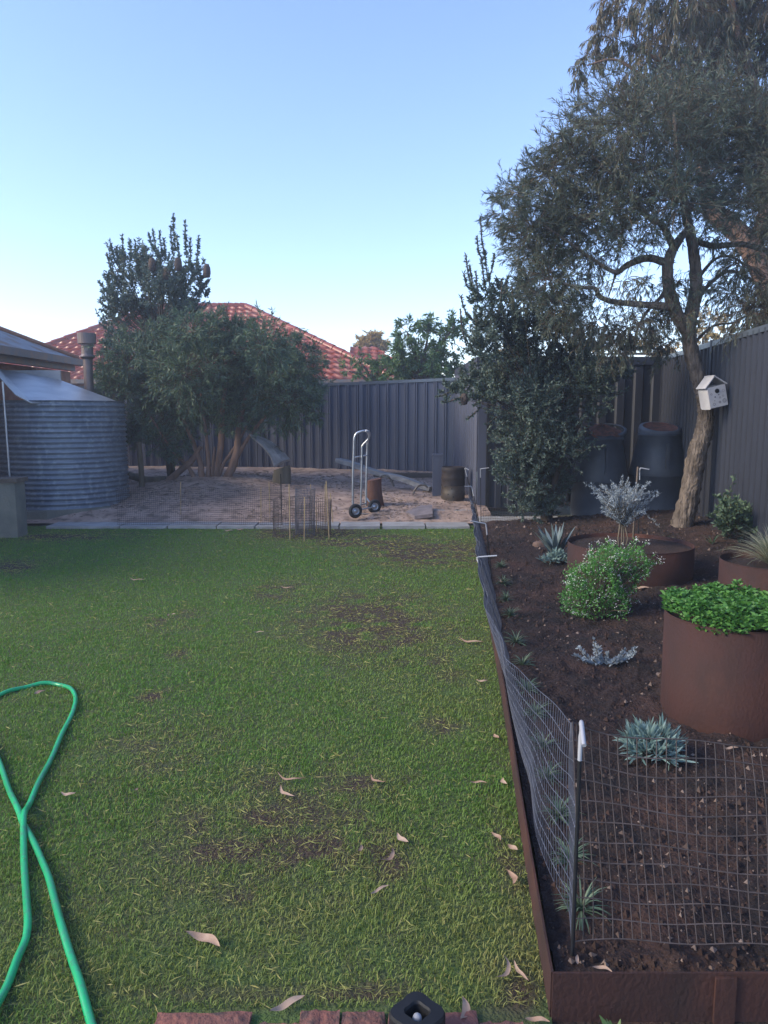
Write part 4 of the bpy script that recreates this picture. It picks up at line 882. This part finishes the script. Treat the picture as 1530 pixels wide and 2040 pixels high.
limb(g, [(1386, 560), (1420, 520), (1450, 510), (1490, 530)], 8.1, [8, 6, 5, 3], 6, .0)
limb(g, [(1376, 690), (1420, 650), (1470, 640), (1520, 600)], 8.2, [7, 5, 4, 2], 6, .0)
g.build('trunk', M['bark'], t)
gl, gt = Geo(), Geo()
cl = [(1000, 425, 34, .7), (1025, 385, 34, .6), (1080, 350, 50), (1070, 335, 28, .6), (1130, 280, 42, .8), (1030, 415, 48, .8), (1060, 450, 50), (1055, 500, 45), (1085, 545, 45), (1110, 400, 62), (1045, 380, 35, .7), (1140, 330, 60), (1110, 320, 35, .8), (1120, 470, 60), (1165, 260, 48, .8), (1185, 230, 40, .7), (1200, 320, 78), (1190, 400, 78), (1170, 470, 55), (1255, 240, 72), (1280, 320, 88), (1262, 400, 80), (1230, 470, 48),
      (1335, 250, 80), (1370, 330, 80), (1345, 400, 65), (1420, 240, 84), (1450, 330, 84), (1500, 260, 84), (1520, 350, 84), (1480, 400, 50), (1570, 300, 90), (1300, 450, 40, .8), (1410, 410, 50), (1600, 400, 90)]
cl += [(1085, 500, 50), (1100, 560, 45, .9), (1040, 470, 45), (1130, 540, 45, .9), (1150, 440, 55), (1060, 575, 35, .8), (1100, 610, 40, .9), (1140, 590, 35, .7), (1170, 610, 40, .8)]
crown(gl, gt, cl, 8.0, 42, 1.25, .02, 4, 13, .068, .0072, jit=.14, updir=(-.3, 0, .12), ldroop=.10, lspread=.42, var=.35, rt=.005)
low = [(1130, 630, 50, .8), (1190, 640, 48, .7), (1250, 650, 55, .8), (1300, 640, 45, .8), (1320, 690, 40, .8), (1225, 700, 38, .6), (1340, 580, 34, .8), (1280, 570, 35, .5), (1450, 580, 50, .6), (1500, 620, 60, .9), (1540, 560, 60, .9), (1150, 560, 30, .5), (1240, 560, 40, .3), (1480, 530, 50, .6), (1430, 470, 40, .6), (1540, 620, 50, 1), (1360, 640, 34, .6), (1180, 520, 40, .6), (1400, 560, 35, .4), (1330, 620, 40, .6)]
crown(gl, gt, low, 7.9, 95, 1.15, .22, 3, 10, .05, .0065, jit=.28, updir=(0, 0, .1), ldroop=.8, lspread=.4, var=.6, rt=.005)
gl.build('crown', M['leaf_tree'], t); gt.build('twigs', M['twig'], t)
# --- gum tree behind the fence, drooping longer leaves
t = thing('gum_tree', 'tall gum tree with a thick leaning trunk and drooping leaves beyond the right fence', 'tree', A(1600, 800, 11.0))
g = Geo(); limb(g, [(1640, 1000), (1600, 760), (1560, 640), (1528, 560), (1500, 500), (1455, 448), (1418, 415), (1400, 340), (1390, 240), (1340, 140), (1260, 90)], 11.0, [70, 58, 50, 44, 42, 38, 34, 26, 20, 12, 5], 14, .04)
limb(g, [(1500, 500), (1530, 400), (1520, 250), (1480, 100), (1450, -40)], 11.0, [34, 28, 22, 14, 8], 10, .04); limb(g, [(1390, 250), (1300, 170), (1230, 120), (1170, 130)], 11.0, [12, 8, 5, 3], 8, .03)
g.build('trunk', M['bark_gum'], t); gl, gt = Geo(), Geo()
cl = [(1155, 150, 30), (1185, 110, 38), (1225, 75, 45), (1205, 20, 35), (1290, 120, 60), (1330, 60, 75), (1400, 120, 80), (1470, 60, 90), (1530, 140, 90), (1255, 10, 45), (1380, 0, 80), (1500, 0, 90), (1450, 180, 80), (1300, 190, 60), (1250, 170, 45), (1560, 40, 90), (1370, 190, 70), (1420, 60, 80), (1320, -40, 80), (1450, -50, 90), (1560, -40, 90), (1560, 220, 80), (1500, 480, 60, .6), (1540, 440, 60, .6), (1420, 430, 40, .5)]
crown(gl, gt, cl, 11.0, 26, .9, .16, 4, 9, .13, .016, jit=.2, updir=(-.1, 0, .2), ldroop=1.3, lspread=.35, var=.5, rt=.007, curl=.1)
gl.build('crown', M['leaf_gum'], t); gt.build('twigs', M['twig'], t)
# --- bottle-brush style shoots (banksias)
def shoots(gl, gt, gc, base, clusters, tips, Y, nsh, leafL, leafW, kl, brush=1.0, dyr=.35, wood=.012, upb=.9, lenf=.8):
    base = np.asarray(base, float)
    for (px, py, r, *o) in clusters:
        dens = o[0] if o else 1; c = A(px, py, Y+rng.normal()*dyr*.5); rm = r*Y/1500
        for _ in range(2):
            e = c+rng.normal(size=3)*rm*.3; mid = base+(e-base)*.55+rng.normal(size=3)*.06+[0, 0, .08]; gt.tubes(cr([base, mid, e], 5), np.linspace(wood, wood*.35, 11)[None], 5, cap=False)
        n = max(4, int(nsh*dens*(r/40)**2)); v = nrm(rng.normal(size=(n, 3))); B = c+v*rm*rng.random((n, 1))*.75; D = v*.8+[0, 0, upb]+rng.normal(size=(n, 3))*.25
        Ls = rm*lenf*rng.uniform(.5, 1.2, n); P = grow(B, D, Ls, 6, .12, -.06*upb)
        gt.tubes(P, .004, 3, cap=False)
        p, tg = along(P, kl, 0); D = tg*.7+nrm(rng.normal(size=p.shape))*brush; gl.leaves(p, D, leafL*rng.uniform(.7, 1.2, len(p)), leafW, np.clip(rng.random(len(p))*.5+.25*rng.random(), 0, 1))
    for (px, py, bx, by, w) in tips:
        Yt = Y+rng.normal()*dyr*.5; a, b = A(bx, by, Yt), A(px, py, Yt); m = (a+b)/2+np.array([.06*(px-bx)/60, 0, -.03])
        P = cr([a, m, b], 6)[None]; gt.tubes(P, .008, 4, cap=False); L_ = np.linalg.norm(b-a); k = int(L_/.0035)
        p, tg = along(P, k, 0); rad = nrm(rng.normal(size=p.shape)); cl_ = .45+.55*np.abs(np.sin(p[:, 2:3]*26+px)); gl.leaves(p, tg*.8+rad*brush, (leafL*w*cl_[:, 0]*rng.uniform(.8, 1.2, len(p))), leafW, .3*rng.random(len(p)))
base = A(335, 975, 13.4); t = thing('tall_banksia', 'tall banksia with upright finger like shoots behind the rounded bush', 'tree', base)
gl, gt, gc = Geo(), Geo(), Geo()
limb(gt, [(345, 975), (330, 850), (318, 760), (315, 690), (320, 620), (330, 560)], 13.4, [18, 16, 14, 12, 9, 5], 8, .03)
cl = [(240, 525, 28, .5), (225, 580, 28), (225, 640, 30), (270, 515, 26, .5), (270, 560, 38), (265, 620, 40), (320, 590, 45), (320, 540, 35, .5), (365, 580, 38), (385, 545, 28, .5), (360, 630, 35), (310, 650, 45), (395, 590, 22), (245, 680, 30), (215, 690, 18), (350, 550, 28, .5), (385, 620, 25), (300, 700, 40), (235, 610, 30), (290, 540, 30)]
tips = [(345, 428, 350, 500, 1), (368, 440, 372, 510, 1), (340, 452, 345, 505, .9), (219, 480, 235, 530, 1), (243, 470, 250, 530, 1), (258, 478, 262, 520, 1), (269, 478, 272, 520, .9), (297, 465, 315, 510, 1), (305, 460, 320, 520, 1), (318, 462, 325, 515, 1), (327, 474, 330, 520, .9), (396, 468, 390, 530, 1), (379, 475, 380, 530, 1), (213, 505, 235, 560, 1), (200, 565, 240, 600, 1), (198, 600, 235, 620, 1), (200, 645, 240, 660, 1), (413, 528, 390, 570, 1.1), (412, 560, 385, 590, 1), (352, 470, 360, 520, 1), (288, 490, 290, 530, 1), (232, 495, 240, 540, 1)]
shoots(gl, gt, gc, A(318, 690, 13.4), cl, tips, 13.4, 42, .065, .026, 40, 1.0, .5, .02, 1.0, 1.05)
gl.build('crown', M['leaf_banksia'], t); gt.build('trunk', M['bark_dark'], t)
for px, py in ((355, 527), (303, 528), (412, 540), (332, 545)):
    c = A(px, py, 13.0); Geo().lathe([(0, -.11), (.05, -.10), (.065, -.03), (.06, .05), (.035, .11), (0, .12)], c, 14).build('cone', M['cone'], t)
# right banksia
base = A(1085, 1045, 9.1); t = thing('dense_banksia', 'dense dark banksia shrub with tall thin top shoots in front of the shed', 'shrub', base)
gl, gt, gc = Geo(), Geo(), Geo()
limb(gt, [(1090, 1050), (1082, 960), (1075, 860), (1060, 760), (1040, 660), (1010, 580)], 9.1, [24, 20, 17, 14, 10, 5], 8, .03)
limb(gt, [(1090, 1050), (1110, 940), (1150, 850), (1190, 790)], 9.1, [16, 13, 10, 5], 8, .03)
cl = [(1040, 950, 55), (1090, 960, 60), (1060, 890, 65), (1120, 890, 60), (1020, 860, 45), (1060, 810, 65), (1120, 800, 60), (1010, 790, 45), (1000, 740, 45), (1060, 740, 60), (1120, 730, 55), (1180, 770, 50), (1180, 815, 30, .5), (1230, 740, 38, .7), (960, 700, 40), (940, 760, 35), (900, 775, 25), (960, 650, 35), (1010, 650, 45), (1060, 650, 50), (1110, 660, 45), (1050, 590, 35, .8), (1000, 590, 30, .8), (960, 600, 25, .8), (1080, 1010, 40, .8), (1040, 1000, 35, .7), (1150, 700, 45, .9), (1250, 690, 35, .6), (1100, 600, 35, .8), (1010, 920, 35, .7), (1080, 850, 60), (1200, 690, 40, .7), (930, 800, 25, .6), (970, 780, 30), (1030, 700, 50, 1), (980, 770, 40)]
tips = [(957, 432, 968, 520, 1.0), (950, 470, 962, 520, 1), (985, 505, 970, 560, 1), (966, 500, 975, 560, 1.2), (928, 508, 945, 580, 1.2), (924, 545, 940, 580, 1.2), (948, 540, 955, 590, 1), (918, 590, 945, 640, 1.1), (917, 615, 930, 690, .7), (936, 530, 958, 600, 1), (1012, 550, 990, 600, 1.3), (1037, 520, 1030, 590, .9), (1020, 565, 1025, 610, 1), (1000, 555, 995, 620, 1.2), (975, 560, 985, 640, 1.3), (868, 790, 910, 775, 1), (880, 800, 920, 790, 1), (930, 835, 960, 810, .9), (965, 845, 990, 830, .9), (1060, 560, 1050, 620, .9), (1085, 580, 1075, 640, .9), (960, 520, 975, 600, 1.2), (945, 620, 965, 680, 1.3), (925, 660, 950, 700, 1.2)]
shoots(gl, gt, gc, A(1075, 860, 9.1), cl, tips, 9.1, 52, .045, .016, 44, 1.0, .45, .009, .55, .8)
gl.build('crown', M['leaf_banksia'], t); gt.build('trunk', M['bark_dark'], t)
for px, py in ((925, 795), (1165, 860)):
    c = A(px, py, 8.9); Geo().lathe([(0, -.07), (.035, -.06), (.045, 0), (.03, .06), (0, .07)], c, 14).build('cone', M['cone'], t)
# --- rounded bush
base = A(420, 968, 12.4); t = thing('rounded_bush', 'big rounded fine leaved bush with several bare trunks rising from the sand', 'bush', base)
g = Geo()
for pts, w in (([(405, 975), (398, 920), (380, 870), (350, 800)], [14, 11, 9, 6]), ([(430, 975), (434, 930), (440, 880), (442, 830), (450, 760)], [16, 13, 12, 11, 6]), ([(440, 975), (458, 940), (472, 900), (475, 860), (490, 780)], [20, 17, 15, 13, 6]), ([(415, 975), (415, 930), (412, 880), (400, 780)], [12, 9, 7, 5]),
               ([(395, 972), (375, 930), (345, 900), (300, 830)], [10, 8, 6, 4]), ([(425, 975), (445, 925), (465, 895), (510, 820)], [9, 7, 6, 4]), ([(408, 975), (404, 940), (395, 900)], [8, 7, 5]), ([(422, 975), (424, 935), (428, 890)], [8, 7, 5]), ([(445, 970), (490, 880), (560, 790)], [10, 8, 4]), ([(330, 965), (350, 945), (380, 920), (400, 890)], [16, 14, 12, 8])):
    limb(g, pts, 12.4, w, 8, .08)
g.build('trunk', M['bark_gum'], t); gl, gt = Geo(), Geo()
cl = [(250, 720, 45), (230, 780, 40), (280, 690, 45), (300, 760, 60), (290, 830, 50), (350, 690, 50), (370, 750, 65), (350, 820, 60), (410, 670, 45), (440, 720, 65), (430, 785, 60), (410, 830, 38, .7), (480, 680, 45), (510, 740, 65), (500, 800, 60), (470, 840, 30, .5), (540, 700, 50), (580, 740, 50), (570, 800, 55), (580, 825, 30, .7), (610, 770, 40), (610, 720, 35), (320, 880, 35, .7), (270, 860, 35, .7), (350, 880, 35, .6), (215, 740, 30), (455, 660, 30), (620, 810, 28, .8), (380, 660, 35), (330, 720, 50), (600, 690, 28, .7), (520, 690, 40)]
crown(gl, gt, cl, 12.4, 105, 1.05, .08, 3, 12, .09, .015, jit=.16, updir=(0, 0, .25), ldroop=.1, lspread=.5, var=.8, dyr=1.6, rt=.006)
gl.build('crown', M['leaf_bush'], t); gt.build('twigs', M['twig'], t)
p0 = A(283, 972, 12.0); p1 = A(276, 880, 12.0); tag(Geo().tubes(np.array([p0-[0, 0, .1], (p0+p1)/2+[.01, 0, 0], p1]), .045, 8).build('wooden_post', M['stump']), 'short round wooden post between the water tank and the bush', 'post')
p0 = A(252, 945, 12.6); p1 = A(330, 955, 12.6); tag(Geo().tubes(cr([p0, (p0+p1)/2+[0, 0, -.05], p1], 4), .06, 8).build('fallen_log', M['stump']), 'grey fallen log behind the wooden post under the bush', 'log')
# --- trees beyond the back fence
def backtree(name, label, clusters, Y, mt, leafL, leafW, nt=34, trunkpx=None, ldroop=.2, kl=9, var=.6):
    c0 = clusters[0]; b = A(trunkpx[0], 960, Y); b[2] = 0; t = thing(name, label, 'tree', b, 'trees beyond the fences'); g = Geo()
    g.tubes(cr([b, b+(A(*trunkpx, Y)-b)*.5+[.1, 0, 0], A(*trunkpx, Y)], 5), np.linspace(.12, .05, 11)[None], 8)
    for (px, py, r, *o) in clusters: g.tubes(np.array([A(*trunkpx, Y), (A(*trunkpx, Y)+A(px, py, Y))/2+[0, 0, .1], A(px, py, Y)]), np.array([[.05, .035, .015]]), 5, cap=False)
    g.build('trunk', M['bark_dark'], t); gl, gt = Geo(), Geo(); crown(gl, gt, clusters, Y, nt, .9, .05, 3, kl, leafL, leafW, ldroop=ldroop, var=var, rt=.007); gl.build('crown', mt, t); gt.build('twigs', M['twig'], t)
backtree('leafy_tree', 'green leafy tree showing above the back fence left of the dense banksia', [(810, 660, 28), (855, 655, 28), (885, 680, 32), (840, 700, 38), (790, 700, 28), (880, 730, 35), (830, 735, 35), (905, 650, 22), (770, 735, 28), (890, 750, 30), (860, 745, 30), (800, 730, 30)], 17.5, M['leaf_green'], .14, .035, 75, (840, 760))
backtree('round_tree', 'pale green rounded shrub above the back fence in front of the tiled roof', [(720, 725, 26), (695, 740, 22), (750, 715, 26), (765, 735, 28), (735, 745, 24), (790, 745, 26)], 18.5, M['leaf_green'], .12, .03, 40, (740, 765), var=.9)
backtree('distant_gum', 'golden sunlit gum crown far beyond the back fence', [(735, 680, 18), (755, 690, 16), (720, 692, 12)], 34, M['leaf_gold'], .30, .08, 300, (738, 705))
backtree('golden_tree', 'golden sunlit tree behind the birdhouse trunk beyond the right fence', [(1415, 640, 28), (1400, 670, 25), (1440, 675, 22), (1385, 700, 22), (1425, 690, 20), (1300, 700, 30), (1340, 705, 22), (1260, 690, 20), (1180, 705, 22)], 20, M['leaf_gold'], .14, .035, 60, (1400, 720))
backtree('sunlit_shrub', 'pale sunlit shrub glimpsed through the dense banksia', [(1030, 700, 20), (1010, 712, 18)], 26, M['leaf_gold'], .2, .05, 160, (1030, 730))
backtree('tank_side_tree', 'leafy shrub seen between the flue pipe and the bush', [(205, 760, 22), (215, 735, 20), (230, 770, 20)], 16.6, M['leaf_green'], .12, .03, 60, (215, 790))

# ------------------------------------------------------------------ birdhouse
Yb_ = 7.72; c = A(1420, 790, Yb_); t = thing('birdhouse', 'small white birdhouse with open gable fixed to the leaning tree trunk', 'birdhouse', c)
s_ = Yb_/1500; tl = R(-13)
def BB(g, cx, cz, cy, d, rr=0):      # local box in the tilted house frame, metres
    V = np.array([[x, y, z] for z in (-.5, .5) for x, y in ((-.5, -.5), (.5, -.5), (.5, .5), (-.5, .5))])*np.array(d, float)
    V = rot(V, 0, rr, 0)+[cx, cy, cz]; V = rot(V, 0, -tl, 0) if False else rot(V, 0, tl*-1*-1, 0); V = rot(V, 0, 0, R(7))
    g.add(V+c, [[3, 2, 1, 0], [4, 5, 6, 7], [0, 1, 5, 4], [1, 2, 6, 5], [2, 3, 7, 6], [3, 0, 4, 7]], .5, False)
w, hgt, dp = .19, .21, .17
g = Geo(); BB(g, 0, 0, -dp/2, (w, .012, hgt)); fr = g.build('front', M['bird'], t)
g = Geo(); BB(g, -w/2+.006, -.01, 0, (.012, dp-.014, hgt)); BB(g, w/2-.006, 0, 0, (.012, dp-.014, hgt)); BB(g, 0, 0, dp/2, (w, .012, hgt)); BB(g, 0, -hgt/2+.006, 0, (w-.026, dp-.014, .012)); g.build('walls', M['bird'], t)
g = Geo(); a_ = math.atan2(.10, w/2+.02); Lr = math.hypot(.10, w/2+.02)+.012
BB(g, -(w/4+.008), hgt/2+.052, -.004, (Lr, dp+.01, .009), -a_); BB(g, (w/4+.008), hgt/2+.052, -.004, (Lr, dp+.01, .009), a_); g.build('roof', M['bird'], t)
def disc(g, x, z, r, n=20, rin=0):
    aa = np.linspace(0, 2*np.pi, n+1)[:-1]; V = [[x+r*math.cos(q), -dp/2-.0085, z+r*math.sin(q)] for q in aa]+[[x+rin*math.cos(q), -dp/2-.0085, z+rin*math.sin(q)] for q in aa]
    V = rot(rot(np.array(V), 0, tl, 0), 0, 0, R(7))+c
    g.add(V, [[i, (i+1) % n, (i+1) % n+n, i+n] for i in range(n)], .5, False)
g = Geo(); disc(g, 0, .055, .024, rin=.0); g.build('entrance_hole', M['black'], fr)
for x, z, r, ri in ((.062, -.055, .021, .016), (.062, -.055, .010, .007), (.012, -.060, .012, .006), (-.05, -.07, .014, .010), (.02, -.015, .010, .006), (-.03, .0, .008, .0), (.055, -.005, .010, .007), (.012, .015, .007, 0), (-.065, .035, .010, .007), (.065, .045, .014, .012), (-.04, -.035, .006, .003)):
    g = Geo(); disc(g, x, z, r, 14, ri); g.build('stamped_mark', M['stain'], fr)

# ------------------------------------------------------------------ fallen leaves
def fallen(px, py, L, ang, wd, label, z=.022, curl=.25, bright=.5):
    curl = rng.uniform(-.45, .5); wd = wd*rng.uniform(.75, 1.15)
    c = G(px, py, z); sc = np.linalg.norm(G(px+10, py, z)-G(px-10, py, z))/20; Lm = L*sc; n = 12; s = np.linspace(-.5, .5, n); W_ = .72*wd*sc*np.clip(np.sin(np.pi*(s+.5))**.7, .03, 1)
    # screen-angle to ground-angle: vertical on screen is stretched depth
    sy = np.linalg.norm(G(px, py-10, z)-G(px, py+10, z))/20/sc
    a = math.atan2(math.sin(R(ang))*min(sy, 1.6), math.cos(R(ang))); ca, sa = math.cos(a), math.sin(a)
    x = s*Lm; yb = curl*Lm*(s**2-.1)*2; zz = .004+.16*Lm*(np.abs(s)**2)*rng.uniform(.4, 1.6)+.03*Lm*np.sin(s*9)
    P = np.stack([x*ca-yb*sa, x*sa+yb*ca, zz], 1)+c; sd_ = np.stack([-sa-0*x, ca+0*x, .35*np.ones(n)], 1); 
    l, r_ = P-sd_*W_[:, None]/2, P+sd_*W_[:, None]/2; m = P-[0, 0, .12*wd*sc]
    V = np.stack([l, m, r_], 1).reshape(-1, 3); F = [[i*3+j, i*3+j+1, i*3+j+4, i*3+j+3] for i in range(n-1) for j in range(2)]
    tag(Geo().add(V, F, bright).build('fallen_leaf', M['deadleaf']), label, 'leaf', 'fallen gum leaves around the lawn and bed')
FL = [(272, 1155, 34, -8, 5, 'pale narrow leaf alone on the far left lawn'), (572, 1171, 28, -3, 5, 'tan leaf on the far middle of the lawn'), (515, 1260, 22, 8, 5, 'pale small leaf on the mid lawn below the middle'), (335, 1226, 14, 80, 6, 'small upright curled leaf near a brown patch on the left lawn'),
      (577, 1551, 62, -10, 8, 'long pale strip leaf above the bare patch, upper of the left pair'), (568, 1580, 52, -38, 9, 'curved tan leaf, lower of the pair left of the bare patch'), (749, 1555, 42, -32, 8, 'thin leaf at the upper right of the bare patch'), (952, 1560, 36, 0, 6, 'pale green leaf on the right lawn near the edging'),
      (800, 1672, 36, -40, 15, 'pointed leaf at the top of the curled pair'), (776, 1706, 55, 55, 13, 'curled brown leaf hooked below the pointed one'), (718, 1692, 26, 65, 11, 'small bent leaf left of the curled pair'), (755, 1775, 50, 28, 9, 'dull leaf sunk in grass below the curled pair'),
      (988, 1468, 18, -50, 11, 'small pale leaf against the edging, farthest of four'), (1003, 1558, 24, -75, 13, 'tan leaf against the edging, second of four'), (990, 1668, 30, -45, 13, 'curled pinkish leaf by the edging'), (1021, 1690, 24, -30, 18, 'broad pink leaf touching the edging'), (1021, 1750, 46, -80, 15, 'grey pointed leaf lying along the edging'),
      (408, 1873, 84, -18, 24, 'large pink tan leaf with long stalk on the near left lawn'), (572, 2003, 78, 28, 18, 'split dry leaf lying across the bricks'), (925, 2012, 62, 78, 25, 'broad grey leaf standing beside the black cap'), (1006, 1932, 70, 62, 10, 'bright orange sunlit sliver leaf near the edging corner'), (1036, 1938, 56, -62, 12, 'brown leaf beside the orange sliver'),
      (135, 1583, 30, 0, 10, 'short tan leaf right of the crossed hose'), (77, 1380, 24, 50, 12, 'tan leaf inside the hose loop'), (937, 1278, 50, -14, 9, 'long tan leaf on the right lawn near the mesh'), (1070, 2034, 50, -4, 12, 'curled pink leaf at the foot of the edging corner'), (960, 1357, 24, 0, 6, 'tiny brown leaf by the mesh on the right lawn'),
      (455, 1057, 18, 5, 5, 'small white leaf at the far edge of the lawn'), (478, 1055, 16, 10, 5, 'second small white leaf at the far edge of the lawn, right one'), (345, 1224, 10, 10, 4, 'tiny brown scrap beside the upright curled leaf'), (272, 1574, 12, 50, 5, 'tiny tan leaf at the left of the lawn middle')]
for f in FL: fallen(*f[:5], f[5], bright=rng.random()*.8)
for px, py, L, an, w, lb in ((1275, 1172, 48, 3, 9, 'long pale leaf on the soil below the low steel ring'), (1312, 1345, 22, 40, 12, 'pale curled leaf beside the nearest steel planter'), (1000, 1158, 40, 70, 5, 'curved pale strip among the strappy plants'), (1150, 1915, 30, 70, 12, 'orange leaf just inside the front edging'), (1200, 1932, 40, -12, 10, 'grey leaf just inside the front edging'), (1355, 1535, 24, 45, 7, 'pale crescent leaf below the sprawling silver clump'), (1455, 1492, 34, 8, 8, 'pale leaf behind the front mesh near the planter')):
    c_ = G(px, py, .1); fallen(px, py, L, an, w, lb, z=gz(c_[0], c_[1])+.008, bright=.6)

# ------------------------------------------------------------------ haze
hm = bpy.data.materials.new('veil'); hm.use_nodes = True; nt = hm.node_tree
for n_ in list(nt.nodes):
    if n_.type == 'BSDF_PRINCIPLED': nt.nodes.remove(n_)
pv = nt.nodes.new('ShaderNodeVolumePrincipled'); pv.inputs['Density'].default_value = .0045; pv.inputs['Color'].default_value = (.80, .88, 1, 1); pv.inputs['Anisotropy'].default_value = .3  # added volume imitating bluish lens flare, lifts dark tones
nt.links.new(pv.outputs[0], nt.nodes['Material Output'].inputs['Volume'])
tag(Geo().box((0, 18, 5.5), (40, 60, 13.5)).build('veil', hm), 'added thin bluish lens flare haze over the yard', 'veil', kind='stuff')
